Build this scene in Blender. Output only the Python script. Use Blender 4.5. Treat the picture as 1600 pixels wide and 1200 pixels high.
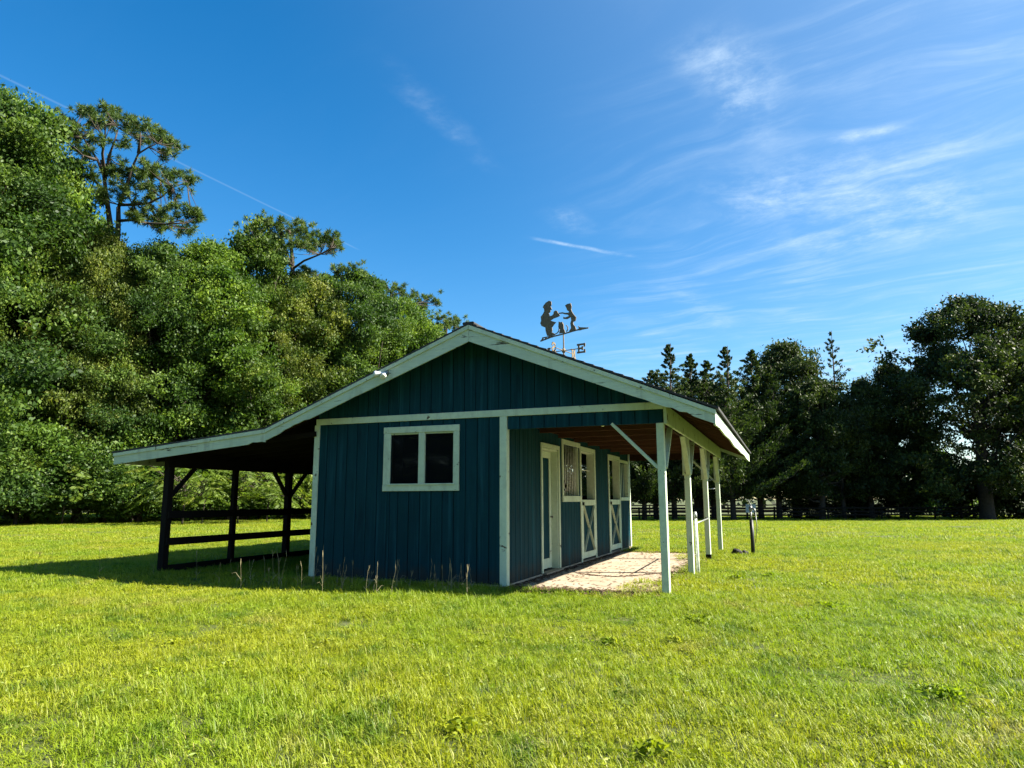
import bpy, math, random
import numpy as np
from mathutils import Vector, Matrix

for o in list(bpy.data.objects): bpy.data.objects.remove(o, do_unlink=True)
S = bpy.context.scene
C = S.collection
rad = math.radians

# ------------------------------------------------------------------ camera
CAM = np.array([4.0727, -10.2905, 1.3507]); YAW, PIT, ROLL, F = .3660, .1639, -.0028, 1090.17
FW = np.array([-math.sin(YAW)*math.cos(PIT), math.cos(YAW)*math.cos(PIT), math.sin(PIT)])
_r = np.array([math.cos(YAW), math.sin(YAW), 0.]); _u = np.cross(_r, FW)
RT = _r*math.cos(ROLL)+_u*math.sin(ROLL); UP = -_r*math.sin(ROLL)+_u*math.cos(ROLL)
cd = bpy.data.cameras.new('camera'); cam = bpy.data.objects.new('camera', cd); C.objects.link(cam)
M = Matrix(((RT[0], UP[0], -FW[0], CAM[0]), (RT[1], UP[1], -FW[1], CAM[1]), (RT[2], UP[2], -FW[2], CAM[2]), (0, 0, 0, 1)))
cam.matrix_world = M
cd.sensor_fit = 'HORIZONTAL'; cd.sensor_width = 36; cd.lens = 36*F/1600; cd.clip_end = 3000; cd.clip_start = .05
S.camera = cam
def ray(px, py): return FW+RT*(px-800)/F-UP*(py-600)/F
def at(px, py, depth): return CAM+depth*ray(px, py)          # survey helper: a sight line and a distance give a place

# ------------------------------------------------------------------ sun, sky, exposure
SUN_K, SUN_S = 1.24, .30                                     # ground run of a shadow per metre of height, along -x and -y
sun_el = math.atan(1/math.hypot(SUN_K, SUN_S))
to_sun = Vector((SUN_K, SUN_S, 1)).normalized()
sd = bpy.data.lights.new('sun', 'SUN'); sd.energy = 5.0; sd.angle = rad(.5); sd.color = (1, .93, .80)
sun = bpy.data.objects.new('sun', sd); C.objects.link(sun); sun.location = (30, 0, 40)
sun.rotation_euler = to_sun.to_track_quat('Z', 'Y').to_euler()
V = S.view_settings; V.view_transform = 'Standard'; V.look = 'None'; V.exposure = 1.95; V.gamma = 1; V.use_curve_mapping = False
S.render.engine = 'CYCLES'
S.cycles.max_bounces = 6; S.cycles.diffuse_bounces = 3; S.cycles.transmission_bounces = 4; S.cycles.transparent_max_bounces = 6

W = bpy.data.worlds.new('World'); S.world = W; W.use_nodes = True
wt = W.node_tree; wt.nodes.clear()
class G:
    """tiny node helper"""
    def __init__(s, tree): s.t = tree
    def n(s, typ, **kw):
        x = s.t.nodes.new(typ)
        for k, v in kw.items(): setattr(x, k, v)
        return x
    def set(s, sock, v):
        if isinstance(v, bpy.types.NodeSocket): s.t.links.new(v, sock)
        elif v is not None: sock.default_value = v
    def math(s, op, a, b=None, c=None, clamp=False):
        x = s.n('ShaderNodeMath', operation=op, use_clamp=clamp); s.set(x.inputs[0], a)
        if b is not None: s.set(x.inputs[1], b)
        if c is not None: s.set(x.inputs[2], c)
        return x.outputs[0]
    def vmath(s, op, a, b=None):
        x = s.n('ShaderNodeVectorMath', operation=op); s.set(x.inputs[0], a)
        if b is not None: s.set(x.inputs[1], b)
        return x.outputs['Value'] if op in ('DOT_PRODUCT', 'LENGTH') else x.outputs[0]
    def ss(s, v, a, b, c=0., d=1.):
        x = s.n('ShaderNodeMapRange', interpolation_type='SMOOTHSTEP'); s.set(x.inputs[0], v)
        for i, q in enumerate((a, b, c, d)): s.set(x.inputs[i+1], q)
        return x.outputs[0]
    def mix(s, f, a, b, blend='MIX'):
        x = s.n('ShaderNodeMix', data_type='RGBA', blend_type=blend); s.set(x.inputs[0], f)
        for k, q in ((6, a), (7, b)):
            s.set(x.inputs[k], q if isinstance(q, bpy.types.NodeSocket) else (*q, 1))
        return x.outputs[2]
    def noise(s, vec, scale, detail=4, rough=.55, dist=0., dim='3D'):
        x = s.n('ShaderNodeTexNoise', noise_dimensions=dim); s.set(x.inputs['Vector'], vec)
        x.inputs['Scale'].default_value = scale; x.inputs['Detail'].default_value = detail
        x.inputs['Roughness'].default_value = rough; x.inputs['Distortion'].default_value = dist
        return x.outputs[0]
    def scale(s, vec, sc, loc=(0, 0, 0), rot=(0, 0, 0)):
        x = s.n('ShaderNodeMapping'); s.set(x.inputs[0], vec)
        x.inputs[1].default_value = loc; x.inputs[2].default_value = rot; x.inputs[3].default_value = sc
        return x.outputs[0]

g = G(wt)
sky = g.n('ShaderNodeTexSky', sky_type='NISHITA', sun_disc=False)
sky.sun_elevation = sun_el; sky.sun_rotation = math.atan2(to_sun.x, to_sun.y)
sky.altitude = 0; sky.air_density = 1.0; sky.dust_density = .3; sky.ozone_density = 2.2
hs = g.n('ShaderNodeHueSaturation'); hs.inputs['Saturation'].default_value = 1.42; hs.inputs['Hue'].default_value = .498
g.set(hs.inputs['Color'], sky.outputs[0])
tc = g.n('ShaderNodeTexCoord').outputs['Generated']
sep = g.n('ShaderNodeSeparateXYZ'); g.set(sep.inputs[0], tc)
zc = g.math('MAXIMUM', sep.outputs[2], .02)
cu = g.math('DIVIDE', sep.outputs[0], zc); cv = g.math('DIVIDE', sep.outputs[1], zc)
def plane(px, py):
    d = ray(px, py); return np.array([d[0]/d[2], d[1]/d[2]])
comb = g.n('ShaderNodeCombineXYZ'); g.set(comb.inputs[0], cu); g.set(comb.inputs[1], cv); P2 = comb.outputs[0]
def seg_coords(a, b):
    """coordinates along (0..1) and across the line from sky point a to b on the cloud layer"""
    A, B = plane(*a), plane(*b); d = B-A; L = np.linalg.norm(d); e = d/L; q = np.array([-e[1], e[0]])
    al = g.math('DIVIDE', g.math('SUBTRACT', g.vmath('DOT_PRODUCT', P2, (*e, 0)), float(A@e)), float(L))
    ac = g.math('SUBTRACT', g.vmath('DOT_PRODUCT', P2, (*q, 0)), float(A@q))
    return al, ac, L
dens = None
def add(v):
    global dens
    dens = v if dens is None else g.math('ADD', dens, v)
wob = g.noise(P2, 3.0, 5, .6)
wobs = g.math('MULTIPLY', g.math('SUBTRACT', wob, .5), .12)
def streak(a, b, w, amp, soft=.15, tex=None, wobble=1.0):
    al, ac, L = seg_coords(a, b)
    ac = g.math('ADD', ac, g.math('MULTIPLY', wobs, wobble))
    m = g.ss(g.math('ABSOLUTE', ac), 0, w, 1, 0)
    e = g.math('MULTIPLY', g.ss(al, -.02, soft), g.ss(al, 1-soft, 1.02, 1, 0))
    m = g.math('MULTIPLY', g.math('MULTIPLY', m, e), amp)
    if tex is not None: m = g.math('MULTIPLY', m, tex)
    add(m)
# fibrous cirrus: noise drawn out along the wind, with a wide warp
wv = g.n('ShaderNodeTexNoise', noise_dimensions='3D'); g.set(wv.inputs['Vector'], P2); wv.inputs['Scale'].default_value = .8; wv.inputs['Detail'].default_value = 3
warp = g.vmath('ADD', P2, g.vmath('MULTIPLY', g.vmath('SUBTRACT', wv.outputs['Color'], (.5, .5, .5)), (.9, .9, 0)))
dA, dB = plane(1110, 310), plane(1560, 190); ang = math.atan2(*(dB-dA)[::-1])
fib = g.noise(g.scale(g.scale(warp, (1, 1, 1), rot=(0, 0, -ang)), (.9, 5.2, 1)), 1.3, 8, .62, .4)
fine = g.noise(g.scale(g.scale(warp, (1, 1, 1), rot=(0, 0, -ang)), (2.2, 13, 1)), 1.6, 6, .6, .2)
fibm = g.math('MULTIPLY', g.ss(fib, .38, .82), g.ss(fine, .2, .8, .5, 1.0))
cover = g.noise(P2, .55, 3, .5)
_a, _b = plane(800, 250), plane(1350, 250); _e = np.array([*((_b-_a)/np.linalg.norm(_b-_a)), 0.]); _lim = (float(_a@_e[:2]), float(_b@_e[:2]))
add(g.math('MULTIPLY', g.math('MULTIPLY', fibm, g.ss(g.vmath('DOT_PRODUCT', P2, tuple(_e)), *_lim, .02, 1.)), g.ss(g.noise(P2, 2.4, 7, .65), .28, .66, .08, .52)))
pv = g.vmath('ADD', P2, g.vmath('MULTIPLY', g.vmath('SUBTRACT', wv.outputs['Color'], (.5, .5, .5)), (.35, .35, 0)))
soft = g.math('MULTIPLY', g.ss(g.noise(pv, 4.5, 9, .68), .36, .70, .05, 1), g.ss(g.noise(pv, 16, 7, .7), .3, .7, .45, 1))
streak((1270, 60), (1080, 190), .30, .0)
streak((1070, 30), (1210, 190), .14, .50, .35, soft, 1.2)
streak((1110, 150), (1230, 230), .12, .25, .35, soft, 1.2)
streak((850, 320), (930, 370), .10, .30, .35, soft, 1.0)
streak((1285, 222), (1430, 194), .055, .62, .4, soft, .6)
streak((1060, 320), (1600, 205), .30, .40, .3, soft, 1)
streak((1100, 330), (1600, 290), .26, .50, .3, soft, 1.4)
streak((1180, 400), (1600, 320), .40, .45, .3, soft, 1.4)
streak((560, 60), (790, 280), .06, .17, .4, soft, 1.4)
streak((815, 369), (1010, 405), .026, .75, .3, soft, .35)
streak((1010, 420), (1180, 540), .16, .25, .3, soft, .8)
streak((1230, 600), (1480, 520), .9, .5, .3, soft, 2.0)
streak((-30, 103), (560, 390), .009, .11, .04, None, .03)
haze = g.ss(sep.outputs[2], .0, .42, .30, .0)
sunside = g.ss(g.vmath('DOT_PRODUCT', tc, tuple(to_sun)), .0, 1.0, 0, .32)
total = g.math('MINIMUM', g.math('ADD', g.math('ADD', dens, sunside), 0), .9, clamp=True)
col = g.mix(g.math('MULTIPLY', total, g.ss(sep.outputs[2], .0, .05)), hs.outputs[0], (3.6, 4.6, 5.6))
bgn = g.n('ShaderNodeBackground'); g.set(bgn.inputs[0], col); bgn.inputs[1].default_value = .056
out = g.n('ShaderNodeOutputWorld'); g.set(out.inputs[0], bgn.outputs[0])

# ------------------------------------------------------------------ helpers
rng = np.random.default_rng(7); random.seed(7)
MATS = {}
def newmat(name):
    m = bpy.data.materials.new(name); m.use_nodes = True; MATS[name] = m
    t = m.node_tree; t.nodes.clear(); k = G(t)
    o = k.n('ShaderNodeOutputMaterial'); b = k.n('ShaderNodeBsdfPrincipled'); k.set(o.inputs[0], b.outputs[0])
    return m, k, b, o
def bump(k, b, h, strength=.4, dist=.01):
    x = k.n('ShaderNodeBump'); x.inputs['Strength'].default_value = strength; x.inputs['Distance'].default_value = dist
    k.set(x.inputs['Height'], h); k.set(b.inputs['Normal'], x.outputs[0])
def wpos(k): return k.n('ShaderNodeNewGeometry').outputs['Position']

def wood_paint(name, col, col2, wood, peel, grain=(30, 30, 1.6), rough=.75, stain=(.1, .1, .08), stain_amt=.35, splash=False):
    """painted boards: paint tone drifting between two tones, grain, worn flecks where bare wood shows"""
    m, k, b, o = newmat(name); P = wpos(k)
    rnd = k.n('ShaderNodeObjectInfo').outputs['Random']
    off = k.n('ShaderNodeCombineXYZ'); k.set(off.inputs[2], k.math('MULTIPLY', rnd, 7.))
    Q = k.vmath('ADD', P, off.outputs[0])
    gr = k.noise(k.scale(Q, grain), 1.0, 6, .65, .3)
    big = k.noise(Q, 1.3, 4, .6)
    c = k.mix(k.ss(big, .3, .7), col, col2)
    c = k.mix(k.math('MULTIPLY', k.ss(gr, .35, .75), .35), c, tuple(x*.55 for x in col))
    c = k.mix(k.math('MULTIPLY', k.math('SUBTRACT', rnd, .5), .35), c, tuple(min(1, x*1.35) for x in col))
    st = k.noise(k.scale(Q, (4, 4, .9)), 1.6, 5, .6)
    c = k.mix(k.math('MULTIPLY', k.ss(st, .52, .75), stain_amt), c, stain)
    pl = k.noise(k.scale(Q, tuple(x*.35 for x in grain)), 1.1, 7, .7, .5)
    pm = k.ss(pl, peel, peel+.03)
    c = k.mix(pm, c, wood)
    if splash:
        zz = k.n('ShaderNodeSeparateXYZ'); k.set(zz.inputs[0], P)
        edge_ = k.math('ADD', zz.outputs[2], k.math('MULTIPLY', k.noise(P, 5, 6, .7), -.55))
        c = k.mix(k.ss(edge_, -.22, .12, .75, 0.), c, (.035, .033, .026))
        fd = k.noise(k.scale(Q, (9, 9, .35)), 1.0, 5, .6)
        c = k.mix(k.math('MULTIPLY', k.ss(fd, .50, .70), .6), c, tuple(min(1, x*2.2+.006) for x in col))
    k.set(b.inputs['Base Color'], c); b.inputs['Roughness'].default_value = rough
    b.inputs['Specular IOR Level'].default_value = .08
    bump(k, b, k.math('SUBTRACT', gr, k.math('MULTIPLY', pm, .6)), .5, .006)
    return m
wood_paint('blue_paint', (.0040, .034, .046), (.0052, .041, .056), (.03, .055, .06), .70, grain=(38, 38, 1.4), stain=(.003, .016, .026), stain_amt=.6, splash=True)
wood_paint('white_paint', (.57, .655, .49), (.50, .585, .43), (.10, .085, .06), .63, grain=(14, 14, 14), stain=(.30, .32, .24), stain_amt=.5)
wood_paint('fascia_paint', (.54, .63, .48), (.46, .56, .42), (.05, .045, .035), .592, grain=(3, 12, 34), stain=(.28, .31, .24), stain_amt=.55)
wood_paint('brown_wood', (.040, .018, .010), (.030, .014, .008), (.08, .05, .03), .75, grain=(3, 24, 24), rough=.8, stain=(.06, .035, .02))
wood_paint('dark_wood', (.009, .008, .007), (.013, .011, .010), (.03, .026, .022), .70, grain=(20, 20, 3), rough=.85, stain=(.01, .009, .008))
wood_paint('fence_wood', (.010, .009, .008), (.014, .013, .012), (.03, .027, .025), .72, grain=(6, 6, 12), rough=.85, stain=(.01, .01, .009))
def plain(name, col, rough=.6, metal=0., nscale=8., var=.3, bmp=.2):
    m, k, b, o = newmat(name); P = wpos(k)
    n = k.noise(P, nscale, 5, .6)
    k.set(b.inputs['Base Color'], k.mix(k.ss(n, .3, .7), tuple(x*(1-var) for x in col), tuple(min(1, x*(1+var*.5)) for x in col)))
    b.inputs['Roughness'].default_value = rough; b.inputs['Metallic'].default_value = metal
    if bmp: bump(k, b, k.noise(P, nscale*5, 4, .6), bmp, .004)
    return m
wood_paint('lit_brown_wood', (.085, .040, .022), (.065, .032, .018), (.08, .05, .03), .75, grain=(3, 24, 24), rough=.8, stain=(.06, .035, .02))  # lighter copy of the brown wood, with ground bounce put into its colour
plain('shingle', (.035, .034, .034), .9, nscale=12)
plain('vane_metal', (.16, .115, .055), .7, 0, 14)
plain('galvanised', (.26, .27, .26), .5, .7, 20)
plain('black_sleeve', (.012, .012, .013), .5, 0, 15)
plain('pvc', (.62, .63, .58), .5, 0, 15)
plain('stone_dark', (.035, .033, .028), .9, 0, 9, .5, .6)
plain('lamp_white', (.75, .76, .76), .35, 0, 12, .1, 0)
plain('lamp_glass', (.62, .62, .50), .12, 0, 10, .2, 0)
plain('interior', (.014, .012, .010), .9, 0, 5)
plain('gate_grey', (.34, .37, .37), .5, .3, 9)
plain('panel_white', (.34, .40, .42), .5, 0, 9)
plain('dry_stalk', (.22, .19, .10), .8, 0, 30)
plain('litter', (.10, .055, .028), .9, 0, 30, .5, 0)
m, k, b, o = newmat('glass_pane'); b.inputs['Coat Weight'].default_value = 0
b.inputs['Base Color'].default_value = (.010, .012, .014, 1); b.inputs['Roughness'].default_value = .06
P = wpos(k); k.set(b.inputs['Roughness'], k.ss(k.noise(P, 6, 5, .6), .4, .8, .02, .12)); b.inputs['Specular IOR Level'].default_value = .3
tr = k.n('ShaderNodeBsdfTransparent'); tr.inputs[0].default_value = (.45, .48, .48, 1); mx = k.n('ShaderNodeMixShader'); mx.inputs[0].default_value = .45
k.set(mx.inputs[1], tr.outputs[0]); k.set(mx.inputs[2], b.outputs[0]); k.set(o.inputs[0], mx.outputs[0])
# concrete
m, k, b, o = newmat('concrete'); P = wpos(k)
n1 = k.noise(P, 1.1, 6, .6); n2 = k.noise(P, 22, 5, .7); n3 = k.noise(P, 4.5, 5, .65, .5)
c = k.mix(k.ss(n1, .3, .7), (.30, .24, .165), (.40, .33, .24)); c = k.mix(k.math('MULTIPLY', k.ss(n3, .46, .68), .75), c, (.21, .145, .085))
c = k.mix(k.math('MULTIPLY', k.ss(n2, .55, .75), .4), c, (.18, .15, .12))
k.set(b.inputs['Base Color'], c); b.inputs['Roughness'].default_value = .9; bump(k, b, n2, .5, .01)
# soil under the turf
m, k, b, o = newmat('soil'); P = wpos(k)
n1 = k.noise(P, .35, 5, .6); n2 = k.noise(P, 9, 6, .7); n3 = k.noise(P, 1.7, 4, .6)
c = k.mix(k.ss(n2, .3, .7), (.035, .045, .008), (.065, .085, .010)); c = k.mix(k.math('MULTIPLY', k.ss(n3, .5, .7), .5), c, (.11, .10, .03))
k.set(b.inputs['Base Color'], c); b.inputs['Roughness'].default_value = .95; bump(k, b, n2, .8, .03)

def leafmat(name, dark, mid, light, trans=.35, rough=.55, tcol=1.5, attr='tint'):
    m, k, b, o = newmat(name)
    a = k.n('ShaderNodeAttribute', attribute_name=attr).outputs['Fac']
    P = wpos(k); n = k.noise(P, .45, 3, .5)
    t = k.math('ADD', a, k.math('MULTIPLY', k.math('SUBTRACT', n, .5), .9), clamp=True)
    c = k.mix(k.ss(t, .0, .55), dark, mid); c = k.mix(k.ss(t, .5, 1.0), c, light)
    k.set(b.inputs['Base Color'], c); b.inputs['Roughness'].default_value = rough; b.inputs['Specular IOR Level'].default_value = .25
    tl = k.n('ShaderNodeBsdfTranslucent'); k.set(tl.inputs[0], k.mix(1., c, (tcol, tcol*1.05, tcol*.5), 'MULTIPLY'))
    x = k.n('ShaderNodeMixShader'); x.inputs[0].default_value = trans
    k.set(x.inputs[1], b.outputs[0]); k.set(x.inputs[2], tl.outputs[0]); k.set(o.inputs[0], x.outputs[0])
    return m
leafmat('oak_leaf', (.020, .048, .006), (.056, .102, .011), (.17, .22, .034))
leafmat('olive_leaf', (.026, .048, .007), (.068, .100, .013), (.19, .21, .036))
leafmat('deep_leaf', (.016, .040, .008), (.038, .080, .012), (.11, .17, .028))
leafmat('fresh_leaf', (.026, .062, .007), (.062, .120, .012), (.17, .245, .030))
leafmat('dark_oak_leaf', (.012, .022, .006), (.026, .044, .010), (.080, .108, .022), .25)
leafmat('cedar_leaf', (.012, .026, .008), (.028, .050, .011), (.075, .108, .020), .24)
leafmat('pine_needle', (.030, .060, .014), (.062, .105, .022), (.115, .155, .035), .3)
leafmat('shrub_leaf', (.030, .070, .010), (.070, .130, .016), (.130, .200, .030))
leafmat('mimosa_leaf', (.050, .085, .010), (.095, .145, .016), (.17, .19, .030), .4)
plain('bark', (.060, .045, .033), .95, 0, 6, .5, .8)
plain('dark_bark', (.035, .028, .022), .95, 0, 6, .5, .8)
# grass blade: tint per blade, tone drifting across the field
m, k, b, o = newmat('grass_blade')
a = k.n('ShaderNodeAttribute', attribute_name='tint').outputs['Fac']; P = wpos(k)
n1 = k.noise(P, .28, 4, .6); n2 = k.noise(P, 1.6, 4, .65); n3 = k.noise(P, .75, 4, .6, .6)
c = k.mix(k.ss(n1, .35, .65), (.275, .308, .014), (.19, .275, .011))
c = k.mix(k.math('MULTIPLY', k.ss(n2, .50, .68), .85), c, (.075, .150, .010))
c = k.mix(k.math('MULTIPLY', k.ss(n3, .59, .72), .6), c, (.32, .27, .08))
n4 = k.noise(P, 5.5, 4, .65); c = k.mix(k.math('MULTIPLY', k.ss(n4, .54, .70), .45), c, (.055, .10, .008)); c = k.mix(k.ss(a, .55, 1., 0., .85), c, (.36, .33, .09)); c = k.mix(k.ss(a, .0, .3, .7, .0), c, (.05, .11, .008))
k.set(b.inputs['Base Color'], c); b.inputs['Roughness'].default_value = .5; b.inputs['Specular IOR Level'].default_value = .3
tl = k.n('ShaderNodeBsdfTranslucent'); k.set(tl.inputs[0], k.mix(1., c, (1.5, 1.5, .7), 'MULTIPLY'))
x = k.n('ShaderNodeMixShader'); x.inputs[0].default_value = .4
k.set(x.inputs[1], b.outputs[0]); k.set(x.inputs[2], tl.outputs[0]); k.set(o.inputs[0], x.outputs[0])

def mesh(name, v, f, mat=None, smooth=False, tint=None):
    me = bpy.data.meshes.new(name)
    if isinstance(f, np.ndarray):
        v = np.asarray(v, np.float32); n, kk = f.shape
        me.vertices.add(len(v)); me.vertices.foreach_set('co', v.ravel())
        me.loops.add(n*kk); me.loops.foreach_set('vertex_index', f.astype(np.int32).ravel())
        me.polygons.add(n); me.polygons.foreach_set('loop_start', np.arange(0, n*kk, kk, dtype=np.int32))
        me.polygons.foreach_set('loop_total', np.full(n, kk, np.int32)); me.update(calc_edges=True)
    else:
        me.from_pydata([tuple(map(float, q)) for q in v], [], f); me.update()
    if tint is not None:
        at_ = me.attributes.new('tint', 'FLOAT', 'POINT'); at_.data.foreach_set('value', np.asarray(tint, np.float32))
    if smooth: me.polygons.foreach_set('use_smooth', [True]*len(me.polygons))
    if mat: me.materials.append(MATS[mat])
    return me
def link(name, me, parent=None, loc=None, label=None, cat=None, group=None, kind=None):
    o = bpy.data.objects.new(name, me); C.objects.link(o)
    if parent: o.parent = parent
    if loc is not None: o.location = loc
    tag(o, label, cat, group, kind); return o
def tag(o, label=None, cat=None, group=None, kind=None):
    for kk, vv in (('label', label), ('category', cat), ('group', group), ('kind', kind)):
        if vv: o[kk] = vv
    return o
class MB:
    """collects shapes into one mesh"""
    def __init__(s): s.v, s.f = [], []
    def raw(s, v, f):
        n = len(s.v); s.v += [tuple(q) for q in v]; s.f += [tuple(i+n for i in q) for q in f]; return s
    def box(s, a, b, ch=.004):
        a, b = np.minimum(a, b), np.maximum(a, b); ch = min(ch, .3*float(min(b-a)))
        ax = int(np.argmax(b-a)); p, q = [i for i in range(3) if i != ax]          # chamfer the long edges
        ring = []
        for (u, w) in ((ch, 0), (-ch, 0), (0, ch), (0, -ch), (-ch, 0), (ch, 0), (0, -ch), (0, ch)): pass
        pr = [(a[p]+ch, a[q]), (b[p]-ch, a[q]), (b[p], a[q]+ch), (b[p], b[q]-ch), (b[p]-ch, b[q]), (a[p]+ch, b[q]), (a[p], b[q]-ch), (a[p], a[q]+ch)]
        v = []
        for e in (a[ax], b[ax]):
            for (u, w) in pr:
                c = [0, 0, 0]; c[ax] = e; c[p] = u; c[q] = w; v.append(c)
        f = [tuple(range(8)), tuple(range(15, 7, -1))]+[(i, i+8, (i+1) % 8+8, (i+1) % 8) for i in range(8)]
        return s.raw(v, f)
    def bar(s, p0, p1, w, h, upv=(0, 0, 1), ch=.004):
        """board from p0 to p1, w across, h along upv"""
        p0, p1 = Vector(p0), Vector(p1); d = (p1-p0); L = d.length; d.normalize()
        sx = d.cross(Vector(upv)).normalized(); uz = sx.cross(d)
        pr = [(-w/2+ch, -h/2), (w/2-ch, -h/2), (w/2, -h/2+ch), (w/2, h/2-ch), (w/2-ch, h/2), (-w/2+ch, h/2), (-w/2, h/2-ch), (-w/2, -h/2+ch)]
        v = [tuple(e+sx*u+uz*t) for e in (p0, p1) for (u, t) in pr]
        f = [tuple(range(8)), tuple(range(15, 7, -1))]+[(i, i+8, (i+1) % 8+8, (i+1) % 8) for i in range(8)]
        return s.raw(v, f)
    def prism(s, poly, y0, y1, axis=1):
        """polygon in the two other axes, extruded along axis"""
        n = len(poly); v = []
        for e in (y0, y1):
            for (u, w) in poly:
                c = [u, w]; c.insert(axis, e); v.append(c)
        f = [tuple(range(n)), tuple(range(2*n-1, n-1, -1))]+[(i, i+n, (i+1) % n+n, (i+1) % n) for i in range(n)]
        return s.raw(v, f)
    def tube(s, pts, rs, n=7, cap=True):
        pts = [Vector(p) for p in pts]; v = []; f = []
        for i, p in enumerate(pts):
            d = (pts[min(i+1, len(pts)-1)]-pts[max(i-1, 0)]).normalized()
            a = d.orthogonal().normalized() if i == 0 else (pa-d*pa.dot(d)).normalized()
            pa = a; bb = d.cross(a)
            for j in range(n):
                t = 2*math.pi*j/n; v.append(tuple(p+(a*math.cos(t)+bb*math.sin(t))*rs[i]))
        for i in range(len(pts)-1):
            for j in range(n): f.append((i*n+j, i*n+(j+1) % n, (i+1)*n+(j+1) % n, (i+1)*n+j))
        if cap: f += [tuple(range(n-1, -1, -1)), tuple(range((len(pts)-1)*n, len(pts)*n))]
        return s.raw(v, f)
    def build(s, name, mat, parent=None, smooth=False, **kw):
        me = mesh(name, s.v, s.f, mat, smooth)
        bm_fix(me); return link(name, me, parent, **kw)
import bmesh
def bm_fix(me):
    b = bmesh.new(); b.from_mesh(me); bmesh.ops.recalc_face_normals(b, faces=b.faces); b.to_mesh(me); b.free()
def B(name, mat, parent, a, b, ch=.004, **kw): return MB().box(np.array(a, float), np.array(b, float), ch).build(name, mat, parent, **kw)
def empty(name, loc, label, cat, group=None, rz=0):
    o = bpy.data.objects.new(name, None); C.objects.link(o); o.location = loc; o.rotation_euler.z = rz
    o.empty_display_size = .2; return tag(o, label, cat, group)

# ------------------------------------------------------------------ ground
def ss(x, a, b):
    t = np.clip((x-a)/(b-a), 0, 1); return t*t*(3-2*t)
def gz(x, y):
    x = np.asarray(x, float); y = np.asarray(y, float)
    dep = (x-CAM[0])*FW[0]+(y-CAM[1])*FW[1]
    lat = (x-CAM[0])*RT[0]+(y-CAM[1])*RT[1]
    z = -.45*ss(dep, 30, 62)*ss(lat, -14, 4)
    nz = .025*np.sin(x*.9+1.3*np.sin(y*.53))*np.sin(y*.8+1.1*np.sin(x*.47))
    near = ss(np.maximum(np.maximum(-8.3-x, x-3.2), np.maximum(-1.2-y, y-10.5)), 0, 2.5)
    return z+nz*near
gx = np.concatenate([np.linspace(-900, -80, 18)[:-1], np.linspace(-80, 60, 141), np.linspace(60, 900, 18)[1:]])
gy = np.concatenate([np.linspace(-400, -14, 10)[:-1], np.linspace(-14, 90, 105), np.linspace(90, 1500, 18)[1:]])
X, Y = np.meshgrid(gx, gy); Z = gz(X, Y); ny, nx = X.shape
i = (np.arange(ny-1)[:, None]*nx+np.arange(nx-1)).ravel()
link('ground', mesh('ground', np.c_[X.ravel(), Y.ravel(), Z.ravel()], np.c_[i, i+1, i+nx+1, i+nx], 'soil', True), kind='structure')
# ------------------------------------------------------------------ barn
RW, PX, LY, SX = 3.56, 2.45, 9.57, -6.95       # room width, porch post line, length, shed post line
barn = empty('barn', (0, 0, 0), 'blue wooden stable barn with white trim, open porch and lean-to shed', 'barn')
AX, AZ, EX, EZ, KX, KZ, LX, LZ = -.45, 4.12, 3.27, 2.58, -4.36, 2.60, -7.95, 2.27   # apex, right eave, break, left eave
YF, YB = -.40, 9.97
def roof_z(x):
    if x > AX: return AZ+(x-AX)/(EX-AX)*(EZ-AZ)
    if x > KX: return AZ+(AX-x)/(AX-KX)*(KZ-AZ)
    return KZ+(KX-x)/(KX-LX)*(LZ-KZ)
B('foundation', 'concrete', barn, (-RW-.03, -.03, -.25), (.03, LY+.03, .05), .01)
B('room_floor', 'interior', barn, (-RW+.05, .06, .052), (-.05, LY-.06, .06))
PW = .2032
pm = MB().box(np.array([.006, -.009, 0.]), np.array([PW-.006, .009, 1.]), .005); plank_me = mesh('plank', pm.v, pm.f, 'blue_paint'); bm_fix(plank_me)
def plank(parent, origin, along, z0, z1, wid=PW):
    """one board standing on a wall; along = 'x' or 'y'"""
    o = link('plank', plank_me, parent, (origin[0], origin[1], z0)); o.scale = (wid/PW, 1, z1-z0)
    o.rotation_euler = (0, 0, 0 if along == 'x' else math.pi/2)
    j = random.uniform(-.0015, .0015)
    if along == 'x': o.location.y += j
    else: o.location.x += j
    return o
def board_wall(parent, fixed, along, a0, a1, z0, z1, holes):
    """boards from a0 to a1; holes = (from, to, zlow, zhigh)"""
    cuts = [a0]
    n = round((a1-a0)/PW); edges = list(np.linspace(a0, a1, n+1))
    for h in holes: edges += [h[0], h[1]]
    edges = sorted(set(round(e, 4) for e in edges))
    ed = [edges[0]]
    for e in edges[1:]:
        if e-ed[-1] > .02: ed.append(e)
    for s, e in zip(ed[:-1], ed[1:]):
        mid = (s+e)/2; spans = [(z0, z1)]
        for h in holes:
            if h[0] < mid < h[1]:
                ns = []
                for (p, q) in spans:
                    if h[2] > p+.01: ns.append((p, min(q, h[2])))
                    if h[3] < q-.01: ns.append((max(p, h[3]), q))
                spans = ns
        for (p, q) in spans:
            org = (s, fixed) if along == 'x' else (fixed, s)
            plank(parent, org, along, p, q, e-s)
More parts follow.
